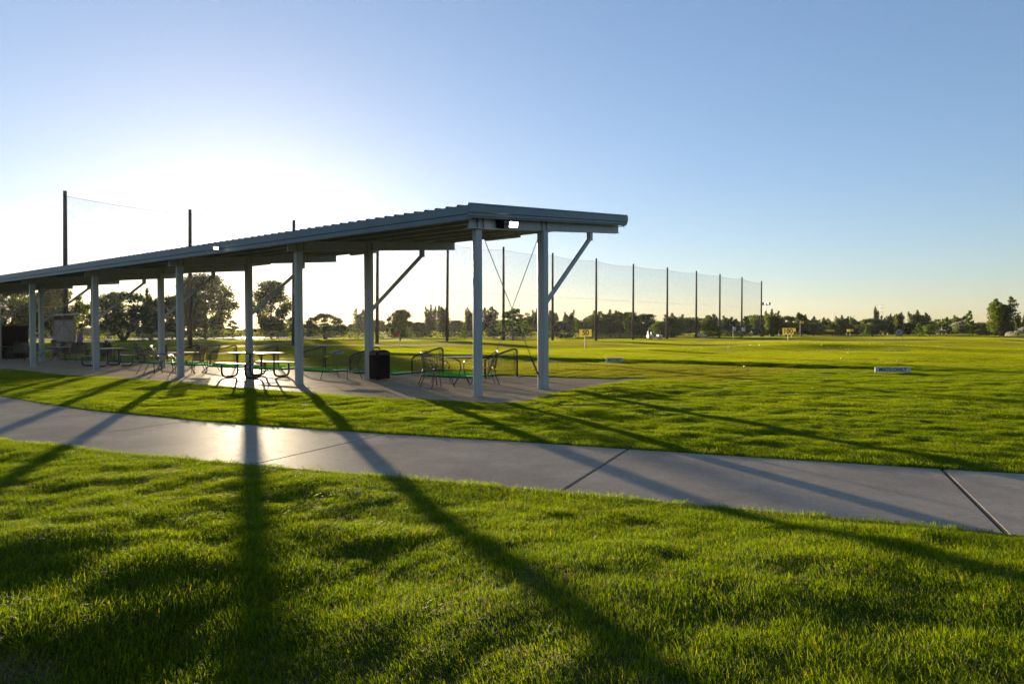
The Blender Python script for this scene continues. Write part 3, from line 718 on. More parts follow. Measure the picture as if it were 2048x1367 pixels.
# black cabinet at the left
cb = empty('equipment_cabinet', G(20, 717.5)+(0,)); cb.rotation_euler = (0, 0, -.02)
b = MB(); b.box(-1.6, .55, 0, .75, .06, 1.82); b.build('body', M['black_plastic'], cb, bevel=.02)
b = MB(); b.box(-1.62, .57, -.02, .77, 1.822, 1.86); b.build('top', M['black_plastic'], cb, bevel=.008)
b = MB(); b.box(-1.5, .45, .05, .7, 0, .058); b.build('plinth', M['rubber'], cb)
for x0 in (-1.56, -.51): 
    b = MB(); b.box(x0, x0+1.02, -.012, -.001, .10, 1.79); d_ = b.build('door', M['black_plastic'], cb)
    b = MB(); b.box(x0+.9, x0+.93, -.03, -.013, .85, 1.05); b.build('handle', M['black_tube'], d_)
tag(cb, 'large plain black cabinet at the left edge of the picture behind patio chairs', 'cabinet')

# ------------------------------------------------------------------ scoreboard, golfer, bags
def place(u, D): x, y = AT(u, D); return (x, y, hz(x, y))
sb = empty('score_board', place(128, 50.5)); sb.rotation_euler = (0, 0, -.50); W2 = 1.28; z0 = .75; z1 = 2.75
b = MB(); b.box(-W2-.02, W2+.02, 0, .05, z0, z1); b.build('backing', M['wood'], sb)
for x in (-W2-.09, W2+.06):
    b = MB(); b.box(x-.05, x+.05, -.05, .09, 0, z1+.05); b.build('post', M['woodlight'], sb, bevel=.008)
b = MB(); b.hexa([(-W2-.3,-.30,z1+.06),(W2+.3,-.30,z1+.06),(W2+.3,.35,z1+.16),(-W2-.3,.35,z1+.16),(-W2-.3,-.30,z1+.12),(W2+.3,-.30,z1+.12),(W2+.3,.35,z1+.22),(-W2-.3,.35,z1+.22)]); b.build('roof', M['grey'], sb)
b = MB(); b.box(-W2-.2, W2+.2, -.22, .0, z0-.14, z0-.08); b.build('ledge', M['grey'], sb)
for k in range(4):
    x0 = -W2+.05+k*(2*W2-.04)/4; x1 = x0+(2*W2-.04)/4-.06
    b = MB(); b.box(x0, x1, -.025, -.001, z0+.20, z1-.25); pn = b.build('list_panel', M['board'], sb, bevel=.004)
    b = MB()
    for j in range(13): z = z0+.27+j*.095; wv = (x1-x0)*(.70+.2*random.Random(k*20+j).random()); b.box(x0+.05, x0+.05+wv-.06, -.0275, -.026, z, z+.022)
    b.box(x0+.08, x1-.10, -.0275, -.026, z1-.36, z1-.31); pl_ = b.build('print_lines', M['wood'], pn); pl_['kind'] = 'stuff'
tag(sb, 'wooden board with four printed panels and a small roof standing beyond the patio', 'notice board')

def person():
    r = empty('person', (0, 0, 0))
    J = {'pel': (0, 0, .86), 'sp1': (.05, 0, 1.0), 'chest': (.20, 0, 1.18), 'neck': (.29, 0, 1.32), 'head0': (.33, 0, 1.37), 'head1': (.37, 0, 1.47),
         'hl': (0, .09, .83), 'kl': (.08, .13, .47), 'al': (.0, .17, .09), 'tl': (.15, .19, .03), 'hr': (0, -.09, .83), 'kr': (.05, -.15, .47), 'ar': (-.06, -.22, .09), 'tr': (.09, -.26, .03),
         'shl': (.24, .16, 1.27), 'el': (.33, .13, 1.01), 'wl': (.42, .03, .84), 'fl': (.44, .0, .77), 'shr': (.24, -.16, 1.27), 'er': (.33, -.12, 1.0), 'wr': (.42, -.02, .80), 'fr': (.44, .01, .72)}
    Ed = [('pel','sp1'),('sp1','chest'),('chest','neck'),('neck','head0'),('head0','head1'),('pel','hl'),('hl','kl'),('kl','al'),('al','tl'),('pel','hr'),('hr','kr'),('kr','ar'),('ar','tr'),
          ('chest','shl'),('shl','el'),('el','wl'),('wl','fl'),('chest','shr'),('shr','er'),('er','wr'),('wr','fr')]
    Rr = {'pel': .13, 'sp1': .12, 'chest': .14, 'neck': .05, 'head0': .075, 'head1': .095, 'hl': .09, 'kl': .06, 'al': .04, 'tl': .035, 'hr': .09, 'kr': .06, 'ar': .04, 'tr': .035,
          'shl': .06, 'el': .042, 'wl': .03, 'fl': .035, 'shr': .06, 'er': .042, 'wr': .03, 'fr': .035}
    ks = list(J); me_ = bpy.data.meshes.new('body'); me_.from_pydata([J[k] for k in ks], [(ks.index(a), ks.index(b_)) for a, b_ in Ed], [])
    o = bpy.data.objects.new('body', me_); COL.objects.link(o)
    o.modifiers.new('skin', 'SKIN')
    for i, k in enumerate(ks): me_.skin_vertices[0].data[i].radius = (Rr[k], Rr[k])
    me_.skin_vertices[0].data[0].use_root = True
    s_ = o.modifiers.new('sub', 'SUBSURF'); s_.levels = 2
    dg = bpy.context.evaluated_depsgraph_get(); dg.update(); me2 = bpy.data.meshes.new_from_object(o.evaluated_get(dg)); bpy.data.objects.remove(o)
    me2.name = 'body'; me2.materials.clear()
    for m in ('purple', 'blacktrousers', 'skin', 'white'): me2.materials.append(M[m])
    for p in me2.polygons:
        c_ = p.center; i = 0
        if c_.z < .86: i = 1
        if c_.z < .08: i = 3
        if c_.x > .27 and c_.z < 1.12: i = 2
        if c_.z > 1.34 and c_.x > .24: i = 2
        p.material_index = i; p.use_smooth = True
    bo = bpy.data.objects.new('body', me2); COL.objects.link(bo); bo.parent = r
    b = MB(); b.lathe([(.02, .12), (.07, .10), (.10, .04), (.11, -.02), (.08, -.07), (.03, -.09)], 12, (.33, 0, 1.48)); b.build('hair', M['hair'], r, smooth=True)
    for sg in (-1, 1): b = MB(); b.lathe([(.001, -.012), (.012, 0), (.001, .012)], 6, (.455, sg*.035, 1.47)); b.build('eye', M['ink'], r)
    for hand, c0 in ((0, (.44, 0, .77)), (1, (.44, .01, .72))):
        b = MB()
        for f in range(4): z = c0[2]-.03+.017*f; b.tube([(c0[0]-.02, c0[1]-.03, z), (c0[0]+.02, c0[1]-.035, z), (c0[0]+.045, c0[1], z), (c0[0]+.025, c0[1]+.025, z)], .008, 5)
        b.tube([(c0[0]-.02, c0[1], c0[2]), (c0[0]+.01, c0[1]+.03, c0[2]-.03)], .009, 5); b.build('fingers', M['skin'], r, smooth=True)
    return r
pr = person(); gx, gy, gz = place(158, 46.5); pr.location = (gx, gy, gz); pr.rotation_euler = (0, 0, -.75); 
tag(pr, 'person in a purple top and black trousers bent over swinging a golf club', 'person')
b = MB(); b.tube([(.43, 0, .80), (.46, .01, .66)], .014, 6); b.tube([(.46, .01, .66), (.98, .05, .04)], .006, 5); b.bar((.97, .03, .03), (1.02, .12, .03), .04, .03)
clb = b.build('golf_club', M['chrome']); clb.location = pr.location; clb.rotation_euler = pr.rotation_euler; tag(clb, 'long golf club held by the bent golfer', 'golf club')
def bag(main, trim):
    o = empty('golf_bag', (0, 0, 0)); tilt = Matrix.Rotation(R(14), 4, 'Y')
    b = MB(); b.lathe([(.11, .03), (.13, .06), (.125, .45), (.135, .78), (.14, .84), (.12, .85)], 14); b.xf(tilt); b.build('body', main, o, smooth=True)
    b = MB(); b.box(.07, .19, -.09, .09, .10, .42); b.xf(tilt); b.build('pocket', trim, o, bevel=.02); b = MB(); b.box(.09, .17, -.08, .08, .48, .66); b.xf(tilt); b.build('pocket', trim, o, bevel=.02)
    b = MB(); b.tube(fillet([(-.13, 0, .2), (-.24, 0, .45), (-.13, 0, .72)], .1), .018, 5); b.xf(tilt); b.build('strap', trim, o)
    for k in range(6):
        a = k*1.05; b = MB(); x_, y_ = .07*math.cos(a), .07*math.sin(a); zt_ = 1.0+.03*(k % 3)
        b.tube([(x_, y_, .84), (x_*1.3, y_*1.3, zt_)], .006, 5); b.box(x_*1.3-.02, x_*1.3+.07, y_*1.3-.025, y_*1.3+.025, zt_, zt_+.05); b.xf(tilt); b.build('club', M['chrome'] if k % 2 else M['ink'], o)
    for sg in (-1, 1):
        b = MB(); b.tube([(-.02, sg*.06, .75), (-.32, sg*.22, .0)], .010, 5); b.build('stand_leg', M['chrome'], o)
    return o
g1 = bag(M['bagred'], M['bagnavy']); q = place(110, 44); g1.location = (q[0], q[1], 0); g1.rotation_euler = (0, 0, 2.4); tag(g1, 'red and navy golf bag with chrome clubs standing below the score board', 'golf bag', 'golf bags by the golfer')
g1.scale = (1.2, 1.2, 1.2)
g2 = bag(M['baggreen'], M['bagnavy']); q = place(206, 41); g2.location = (q[0], q[1], 0); g2.rotation_euler = (0, 0, .7); g2.scale = (1.15, 1.15, 1.15); tag(g2, 'dark green golf bag just behind the far picnic table', 'golf bag', 'golf bags by the golfer')

# ------------------------------------------------------------------ net poles and netting
PX = [(134, 383), (383, 420), (590, 441), (757, 463), (897, 482), (1008, 494), (1106, 506), (1193, 517), (1267, 528), (1335, 535), (1393, 542), (1440, 548), (1484, 554), (1523, 562)]
PLAB = ['tall net pole at the far left rising above the roof, nearest of the row', 'net pole seen above the roof over the second bay, left of the big glowing tree',
        'net pole whose tip just clears the roof near the first bay', 'net pole standing just right of the second rear post of the pavilion', 'net pole between the bin and the corner post, right of the red flag',
        'net pole between the two posts of the end frame', 'net pole just right of the rear corner post, crossed by its brace', 'net pole right behind the 50 sign',
        'net pole in front of the big dark rounded tree', 'net pole just right of the nearer golf cart', 'net pole between the two golf carts', 'net pole right behind the yellow 100 board', 'last but one net pole of the row at the right', 'last net pole at the right end of the netting']
tops = []
HP = 12.0
for i, (u, v) in enumerate(PX):
    D = FX*(HP-CAMH)/(HY(u)-v); x, y = AT(u-(1 if i > 4 else 3), D); z = hz(x, y); lean = .006*D*.3/2
    tx, ty = AT(u, D); b = MB(); k = 7
    b.tube([(0, 0, -.3), ((tx-x)*.5, 0, HP/2), (tx-x, 0, HP-z)], .19, 10, r2=.125)
    rt = empty('net_pole', (x, y, z), 0, PLAB[i], 'pole', 'poles carrying the range netting')
    b.build('shaft', M['pole'], rt, smooth=True)
    b = MB(); b.lathe([(.135, 0), (.14, .02), (.14, .06), (.10, .08)], 10, (tx-x, 0, HP-z-.06)); b.build('cap', M['rod'], rt)
    b = MB(); b.tube([(tx-x-.02, -.3, HP-z-.35), (tx-x-.02, .3, HP-z-.35)], .02, 6); b.build('crossarm', M['rod'], rt)
    tops.append((tx, ty, x, y, z))
nt_ = empty('range_netting', (0, 0, 0), 0, 'tall fine netting hung between the row of poles along the range', 'netting')
for i in range(len(tops)-1):
    A, B = tops[i], tops[i+1]; n = 12; b = MB(); vs = []
    for j in range(n+1):
        t = j/n; sag = .26*4*t*(1-t)*(0.6+.4*((i*37) % 5)/4)
        bil = .5*math.sin(math.pi*t)
        tx = A[0]+(B[0]-A[0])*t; ty = A[1]+(B[1]-A[1])*t; bx = A[2]+(B[2]-A[2])*t; by = A[3]+(B[3]-A[3])*t
        for m_i in range(6):
            f = m_i/5; z = .25+(HP-.35-sag-.25)*f; bb = bil*math.sin(math.pi*f)*.5
            vs.append((bx+(tx-bx)*f+bb*.5, by+(ty-by)*f-bb, z))
    fs = [(j*6+m_i, (j+1)*6+m_i, (j+1)*6+m_i+1, j*6+m_i+1) for j in range(n) for m_i in range(5)]
    b.add(vs, fs); b.build('net_panel', M['net'], nt_, smooth=True)
    b = MB(); b.tube([vs[j*6+5] for j in range(n+1)], .012, 4)
    mid = [Vector(vs[j*6+3])*.6+Vector(vs[j*6+2])*.4 for j in range(n+1)]
    b.build('cable', M['rod'], nt_); b = MB(); b.tube(mid, .011, 4); b.build('cable', M['rod'], nt_)
far_net_done = True

# ------------------------------------------------------------------ signs
def text_mesh(txt, size, mat, parent, name='lettering', ext=.0015):
    cu = bpy.data.curves.new('t', 'FONT'); cu.body = txt; cu.size = size; cu.align_x = 'CENTER'; cu.align_y = 'CENTER'; cu.extrude = ext; cu.offset = size*.02
    o = bpy.data.objects.new('t', cu); COL.objects.link(o); dg = bpy.context.evaluated_depsgraph_get(); dg.update()
    me_ = bpy.data.meshes.new_from_object(o.evaluated_get(dg)); bpy.data.objects.remove(o); me_.name = name
    q = mobj(name, me_, parent, mat); q.rotation_euler = (R(90), 0, 0); return q
def yard_sign(u, D, w, h, zc, txt, lab, rz=0, post='grey'):
    x, y, z = place(u, D); o = empty('distance_sign', (x, y, z), rz, lab, 'sign')
    b = MB(); b.add([(-w/2, -.012, zc-h/2), (w/2, -.012, zc-h/2), (w/2, -.012, zc+h/2), (-w/2, -.012, zc+h/2)], [(0, 1, 2, 3)]); b.build('board', M['yellow'], o); b = MB(); b.bar((-w/2, 0, zc+h/2-.02), (w/2, 0, zc+h/2-.02), .02, .04); b.build('stiffener', M['yellow'], o)
    b = MB(); b.box(-.04, .04, .013, .05, 0, zc+h/2-.05); b.build('post', M['rod'], o, bevel=.005)
    if txt:
        t = text_mesh(txt, h*.95, M['ink'], o); t.location = (0, -.0145, zc)
    return o
yard_sign(1171, 51.5, .95, .56, 1.22, '50', 'yellow board reading 50 on a grey post before the netting', rz=.1)
yard_sign(1576, 96, 1.55, .95, 1.25, '100', 'yellow board reading 100 in front of the pale green round tree', rz=.0)
yard_sign(1583, 125, 1.5, .6, 1.5, None, 'small yellow board on a post over a grey box, right of the last net pole', rz=.0)
yard_sign(1659, 165, 2.4, .5, 1.4, None, 'wide low yellow board far out on the range, left of two such boards', rz=.0)
yard_sign(1700, 175, 1.8, .6, 1.4, None, 'small yellow board far out on the range left of the round target', rz=.0)
def mats_sign(u, v, wpx, lab, rz, txt='MATS ONLY'):
    x, y = G(u, v+3); D = y; w = wpx*D/FX; z = hz(x, y); h = .15 if D < 28 else .17
    o = empty('mats_only_sign', (x, y, z+.05), rz, lab, 'sign', 'white MATS ONLY boards')
    b = MB(); b.box(-w/2, w/2, -.02, .02, .0, h); b.build('board', M['white'], o, bevel=.004)
    for sg in (-1, 1):
        b = MB(); b.box(sg*w*.36-.02, sg*w*.36+.02, .021, .045, -.1, h*.8); b.build('stake', M['grey'], o)
    t = text_mesh(txt, h*1.0, M['ink'], o); t.location = (0, -.0225, h/2); t.scale = (min(1.6, w*.8/(h*1.0*5.6)), 1, 1)
mats_sign(1785, 744, 66, 'low white MATS ONLY board in the grass at the right, nearest of these boards', -.16)
mats_sign(1229, 723, 34, 'low white MATS ONLY board in the grass right of the rear corner post', -.05)
mats_sign(849, 712, 20, 'low white MATS ONLY board seen just left of the nearest wire chair', 0)
mats_sign(676, 708, 24, 'low white MATS ONLY board seen above the wire mesh bench', 0)

# flags
def flag(u, D, hgt, w, h, mat, lab, grp=None, flip=1):
    x, y, z = place(u, D); o = empty('flag_stick', (x, y, z), 0, lab, 'flag', grp)
    b = MB(); b.tube([(0, 0, 0), (0, 0, hgt)], .02, 6); b.build('stick', M['white'], o)
    b = MB(); vs = []; n = 6
    for j in range(n+1):
        t = j/n
        for zz in (hgt-h, hgt): vs.append((flip*w*t, .05*math.sin(t*5), zz-.06*t))
    vs2 = [(p[0], p[1]+.008, p[2]) for p in vs]; m_ = len(vs)
    fs = [(2*j, 2*j+2, 2*j+3, 2*j+1) for j in range(n)]+[(m_+2*j+1, m_+2*j+3, m_+2*j+2, m_+2*j) for j in range(n)]
    b.add(vs+vs2, fs); b.build('cloth', mat, o)
flag(799, 52, 1.32, .30, .27, M['red'], 'small red flag on a white stick before the trees, left of a net pole', flip=-1)
flag(1466, 105, 2.0, .45, .55, M['white'], 'small white flag in front of dark trees, left of the thirteenth pole', 'white flags by the range end')
flag(1484, 108, 1.85, .45, .55, M['white'], 'small white flag just right of the thirteenth net pole', 'white flags by the range end')
flag(1600, 130, 3.2, .7, .5, M['yellow'], 'yellow flag cluster on a thin mast beyond the mound', None)
flag(50, 62, 1.75, .5, .5, M['white'], 'white pennant glinting between the black cabinet and the fifth post', None, -1)

# round barrel target
tx_, ty_, tz_ = place(1798, 92); tg = empty('round_target', (tx_, ty_, tz_), -.5, 'round ringed black and white target drum on a low stand out on the range', 'target')
def cyl_y(b, r, y0, y1, zc, n=24):
    b.add([(r*math.cos(2*math.pi*k/n), yy, zc+r*math.sin(2*math.pi*k/n)) for yy in (y0, y1) for k in range(n)], [tuple(range(n)), tuple(range(n, 2*n))[::-1]]+[(k, k+n, (k+1) % n+n, (k+1) % n) for k in range(n)])
b = MB(); cyl_y(b, .52, -.40, .40, 1.02); b.build('drum', M['grey'], tg)
for i, (r_, m_) in enumerate(((.50, 'ink'), (.40, 'white'), (.31, 'ink'), (.22, 'white'), (.12, 'ink'))):
    b = MB(); cyl_y(b, r_, -.406-.006*i, -.4055-.006*(i-1)+.0 if i else -.401, 1.02); b.build('ring', M[m_], tg)
for sx in (-1, 1):
    for sy in (-1, 1): b = MB(); b.bar((sx*.25, sy*.2, .60), (sx*.5, sy*.35, 0), .05); b.build('leg', M['rod'], tg)
    b = MB(); b.bar((sx*.3, -.32, .50), (sx*.3, .32, .50), .06); b.build('rail', M['rod'], tg)

# golf carts
def cart():
    o = empty('golf_cart', (0, 0, 0))
    b = MB(); b.box(-1.15, 1.15, -.55, .55, .28, .50); b.box(.55, 1.15, -.52, .52, .501, .80); b.box(-1.15, -.35, -.55, .55, .501, .78); b.build('body', M['cream'], o, bevel=.04)
    b = MB(); b.box(-.55, -.02, -.5, .5, .79, .90); b.build('seat', M['ink'], o, bevel=.03); b = MB(); b.box(-.62, -.50, -.5, .5, .905, 1.25); b.build('backrest', M['ink'], o, bevel=.03)
    b = MB(); b.box(-.95, .75, -.60, .60, 1.80, 1.87); b.build('roof', M['wood'], o, bevel=.03)
    for sx, sy in ((-.85, -.5), (-.85, .5), (.65, -.5), (.65, .5)):
        b = MB(); b.tube([(sx+(.15 if sx > 0 else 0), sy, .78), (sx, sy, 1.80)], .02, 6); b.build('roof_post', M['black_tube'], o)
        b = MB(); cyl_y(b, .22, -.09, .09, 0, 14); w__ = b.build('wheel', M['rubber'], o); w__.location = (.78 if sx > 0 else -.75, sy*1.04, .22)
        b = MB(); cyl_y(b, .11, -.095, .095, 0, 10); b.build('rim', M['white'], w__)
    b = MB(); b.box(-1.15, -.80, -.35, .35, .79, 1.35); b.build('bag_rack', M['baggreen'], o, bevel=.03)
    return o
ct = cart(); ct.location = place(1309, 112); ct.rotation_euler = (0, 0, .1); tag(ct, 'white golf cart carrying bags parked before the dark trees, left of a net pole', 'golf cart', 'golf carts before the trees')
c2 = copy_tree(ct); c2.location = place(1405, 128); c2.rotation_euler = (0, 0, -.15); tag(c2, 'farther white golf cart, between two net poles left of the 100 sign', 'golf cart')

# far white fence, light mast, pylons
fc = empty('white_fence', AT(1600, 190)+(.0,), 0, 'low white rail fence far off beyond the range', 'fence'); x0, y0 = AT(1600, 190)
for k in range(46):
    xx = -16+k*1.05*1.2; b = MB() if k == 0 else None
    if k == 0: b.box(-.04, .04, -.04, .04, -.3, 1.45); fp = b.build('fence_post', M['grey'], fc); fp.location = (xx, 0, 0)
    else: q = fp.copy(); COL.objects.link(q); q.location = (xx, 0, 0)
for z in (.6, 1.05, 1.5):
    b = MB(); b.box(-17, 41, -.02, .02, z-.02, z+.02); b.build('rail', M['grey'], fc)
def mast(u, D, h, lab, kind):
    x, y = AT(u, D); o = empty('light_mast' if kind == 0 else 'pylon', (x, y, 0), 0, lab, 'mast' if kind == 0 else 'pylon')
    if kind == 0:
        b = MB(); b.tube([(0, 0, 0), (0, 0, h)], .35, 6, r2=.2); b.build('shaft', M['grey'], o)
        b = MB(); b.box(-2.6, 2.6, -.3, .3, h, h+.4); b.build('crossarm', M['grey'], o)
        for xa, xb, zt in ((-2.6, -1.2, 1.7), (1.2, 2.6, 1.7), (-.6, .6, 1.2)): b = MB(); b.box(xa, xb, -.5, .5, h+.41, h+zt); b.build('lamp_bank', M['grey'], o)
    else:
        b = MB(); w = h*.11
        for sx in (-1, 1):
            for sy in (-1, 1): b.bar((sx*w, sy*w, 0), (sx*w*.2, sy*w*.2, h), .22)
        for j in range(5):
            z_ = h*(.1+.18*j); ww = w*(1-.8*z_/h); b.bar((-ww, -ww, z_), (ww, -ww, z_+h*.12), .14); b.bar((ww, -ww, z_), (-ww, -ww, z_+h*.12), .14)
        lt = b.build('lattice', M['grey'], o); lt['kind'] = 'stuff'
        for zf in (.70, .84, .96): b = MB(); b.bar((-h*.16, 0, h*zf), (h*.16, 0, h*zf), .25); b.build('crossarm', M['grey'], o)
mast(1532, 420, 17.5, 'tall light mast behind the trees just right of the last net pole', 0)
mast(1666, 900, 26, 'lattice power pylon far off behind the trees, left one', 1)
mast(1761, 900, 37, 'tall thin pylon far off right of the narrow poplar', 1)
mast(1706, 900, 22, 'small distant pylon behind the hedge right of the left pylon', 1)

# golf balls on the mound
bm = bmesh.new(); bmesh.ops.create_icosphere(bm, subdivisions=1, radius=.0235); bme = bpy.data.meshes.new('golf_ball'); bm.to_mesh(bme); bm.free(); bme.materials.append(M['ball'])
rb = random.Random(4)
for i in range(85):
    if i < 78: x, y = rb.gauss(19, 6.5), rb.gauss(44.5, 3.6)
    else: x, y = rb.uniform(-6, 16), rb.uniform(24, 60)
    o = bpy.data.objects.new('golf_ball', bme); COL.objects.link(o); o.location = (x, y, hz(x, y)+.045); o.scale = (.85,)*3
    tag(o, 'white golf ball lying in the grass out on the range', 'golf ball', 'golf balls scattered over the range')

# ------------------------------------------------------------------ trees
def leaf_cloud(b, clumps, nleaf, ls, rnd, squash=1.0):
    for (cx, cy, cz, rx, rz_) in clumps:
        for i in range(int(nleaf*1.3)):
            while True:
                d = Vector((rnd.gauss(0, 1), rnd.gauss(0, 1), rnd.gauss(0, 1)))
                if d.length > .01: break
            d.normalize(); rr = (rnd.random()**.45)
            p = Vector((cx+d.x*rx*rr, cy+d.y*rx*rr, cz+d.z*rz_*rr))
            n = Vector((rnd.gauss(0, 1), rnd.gauss(0, 1), rnd.gauss(0, .8))).normalized()
            u = n.orthogonal().normalized(); v = n.cross(u); a = rnd.random()*6.28
            u, v = u*math.cos(a)+v*math.sin(a), v*math.cos(a)-u*math.sin(a)
            s = ls*1.9*rnd.uniform(.55, 1.4)
            b.add([p-u*s, p+v*s*.55, p+u*s, p-v*s*.55], [(0, 1, 2, 3)])
def tree_proto(kind, seed):
    rnd = random.Random(seed); T = MB(); cr = MB(); cl = []   # unit tree: 1 high, crown about 1 wide
    if kind == 'round':
        T.tube([(0,0,-.03),(.01,0,.15),(0,.01,.45),(.0,0,.7)], .030, 7, r2=.008)
        for k in range(9): a = k*.7; z = .2+.05*k; T.tube([(0,0,z),(.16*math.cos(a),.16*math.sin(a),z+.12),(.30*math.cos(a),.30*math.sin(a),z+.24)], .011, 5, r2=.003)
        for k in range(110):
            a = rnd.random()*6.28; z = rnd.random(); rad = .44*math.sin(math.pi*(.12+.80*z))**.7*rnd.uniform(.15, 1.03)**.6
            cl.append((rad*math.cos(a), rad*math.sin(a), .16+.78*z, rnd.uniform(.07, .14), rnd.uniform(.05, .10)))
        leaf_cloud(cr, cl, 85, .0108, rnd)
    elif kind == 'poplar':             # several upright plumes
        for k in range(8):
            a = k*.8; rr = .06+.24*rnd.random(); top = rnd.uniform(.72, .97); bx, by = rr*math.cos(a), rr*math.sin(a)
            T.tube([(bx*.15, by*.15, -.03), (bx*.6, by*.6, .3), (bx, by, top*.9)], .018, 6, r2=.004)
            for j in range(11):
                t = j/10; z = .17+(top-.17)*t; f = (.6+.5*t); w = .20*(1-t)**.55+.05
                cl.append((bx*f+rnd.gauss(0, .035), by*f+rnd.gauss(0, .035), z, w, .05+.03*rnd.random()))
        leaf_cloud(cr, cl, 84, .0115, rnd)
    elif kind == 'spread':             # multi stem, broad
        for k in range(7):
            a = k*.9; T.tube([(0,0,-.03),(.10*math.cos(a),.10*math.sin(a),.18),(.30*math.cos(a),.30*math.sin(a),.55),(.36*math.cos(a),.36*math.sin(a),.8)], .022, 6, r2=.004)
        for k in range(125):
            a = rnd.random()*6.28; z = rnd.random()**.9; rad = .48*math.sqrt(max(.02, 1-((z-.36)/.68)**2))*rnd.uniform(.1, 1.06)**.6
            cl.append((rad*math.cos(a), rad*math.sin(a), .20+.75*z, rnd.uniform(.05, .12), rnd.uniform(.05, .10)))
        leaf_cloud(cr, cl, 80, .0108, rnd)
    elif kind == 'dome':               # smooth umbrella
        for k in range(6): a = k*1.05; T.tube([(0,0,-.03),(.06*math.cos(a),.06*math.sin(a),.18),(.26*math.cos(a),.26*math.sin(a),.48)], .026, 6, r2=.008)
        for k in range(80):
            a = rnd.random()*6.28; el = rnd.random()*1.5; rad = .47*math.cos(el*.98)*rnd.uniform(.8, 1.0); z = .40+.52*math.sin(el)*rnd.uniform(.92, 1.04)
            cl.append((rad*math.cos(a), rad*math.sin(a), z, .075, .07))
        for k in range(30): a = rnd.random()*6.28; cl.append((.28*math.cos(a), .3*math.sin(a), rnd.uniform(.30, .5), .10, .08))
        leaf_cloud(cr, cl, 85, .0095, rnd)
    elif kind == 'young':              # narrow small tree
        T.tube([(0,0,-.03),(.01,0,.5),(0,0,.9)], .022, 6, r2=.005)
        for k in range(30):
            a = rnd.random()*6.28; z = rnd.random(); rad = .36*(1-z)**.8*rnd.uniform(.3, 1.1)+.03
            cl.append((rad*math.cos(a), rad*math.sin(a), .22+.72*z, .10, .055))
        leaf_cloud(cr, cl, 95, .015, rnd)
    elif kind == 'lace':               # open locust
        T.tube([(0,0,-.03),(.01,0,.25),(-.02,.01,.6),(0,0,.8)], .022, 7, r2=.006)
        for k in range(14):
            a = k*2.4; z = .25+.045*k; L_ = .44*(1-.035*k); T.tube([(0,0,z),(L_*.5*math.cos(a),L_*.5*math.sin(a),z+.08),(L_*math.cos(a),L_*math.sin(a),z+.10)], .008, 5, r2=.002)
            for j in range(4): f = .35+.22*j; cl.append((L_*f*math.cos(a)+rnd.gauss(0,.03), L_*f*math.sin(a)+rnd.gauss(0,.03), z+.07+rnd.gauss(0,.02), .09, .055))
        leaf_cloud(cr, cl, 62, .012, rnd)
    elif kind == 'bush':
        for k in range(5): a = k*1.3; T.tube([(0,0,-.05),(.15*math.cos(a),.15*math.sin(a),.4)], .02, 5, r2=.006)
        for k in range(36):
            a = rnd.random()*6.28; el = rnd.random()*1.5; rad = .42*math.cos(el)*rnd.uniform(.7, 1.05); z = .12+.76*math.sin(el)*rnd.uniform(.85, 1.05)
            cl.append((rad*math.cos(a), rad*math.sin(a), z, .14, .12))
        leaf_cloud(cr, cl, 85, .020, rnd)
    return T.mesh('trunk'), cr.mesh('crown')
PROT = {}
for kd, seeds in (('round', (1, 2, 3)), ('poplar', (4, 5, 6, 14)), ('spread', (7, 8)), ('dome', (9, 15)), ('young', (10, 11)), ('lace', (12,)), ('bush', (13, 16))):
    for i, s_ in enumerate(seeds): PROT[(kd, i)] = tree_proto(kd, s_)
CACHE = {}
def mat_mesh(me_, m):
    k = (me_.name, m.name)
    if k not in CACHE: c_ = me_.copy(); c_.materials.append(m); CACHE[k] = c_
    return CACHE[k]
tk = random.Random(11)
def tree(u, vtop, wpx, D, kind, var, lm, lab, cat='tree', lean=0.0):
    if u > 900 and kind == 'spread': kind, var = 'poplar', int(u) % 4
    x, y = AT(u, D); z = hz(x, y); top = CAMH+(HY(u)-vtop)*D/FX; h = (top-z)/.97; w = wpx*D/FX*(1.0 if u < 900 else 1.22)
    o = empty('tree' if kind != 'bush' else 'bush', (x, y, z-.05), tk.random()*6.28, lab, cat)
    o.scale = (w/.98, w/.98, h); o.rotation_euler[0] = lean
    tm, cm = PROT[(kind, var)]
    for nm, me_, m_ in (('trunk', tm, M['bark']), ('crown', cm, M[lm])):
        c_ = bpy.data.objects.new(nm, mat_mesh(me_, m_)); COL.objects.link(c_); c_.parent = o
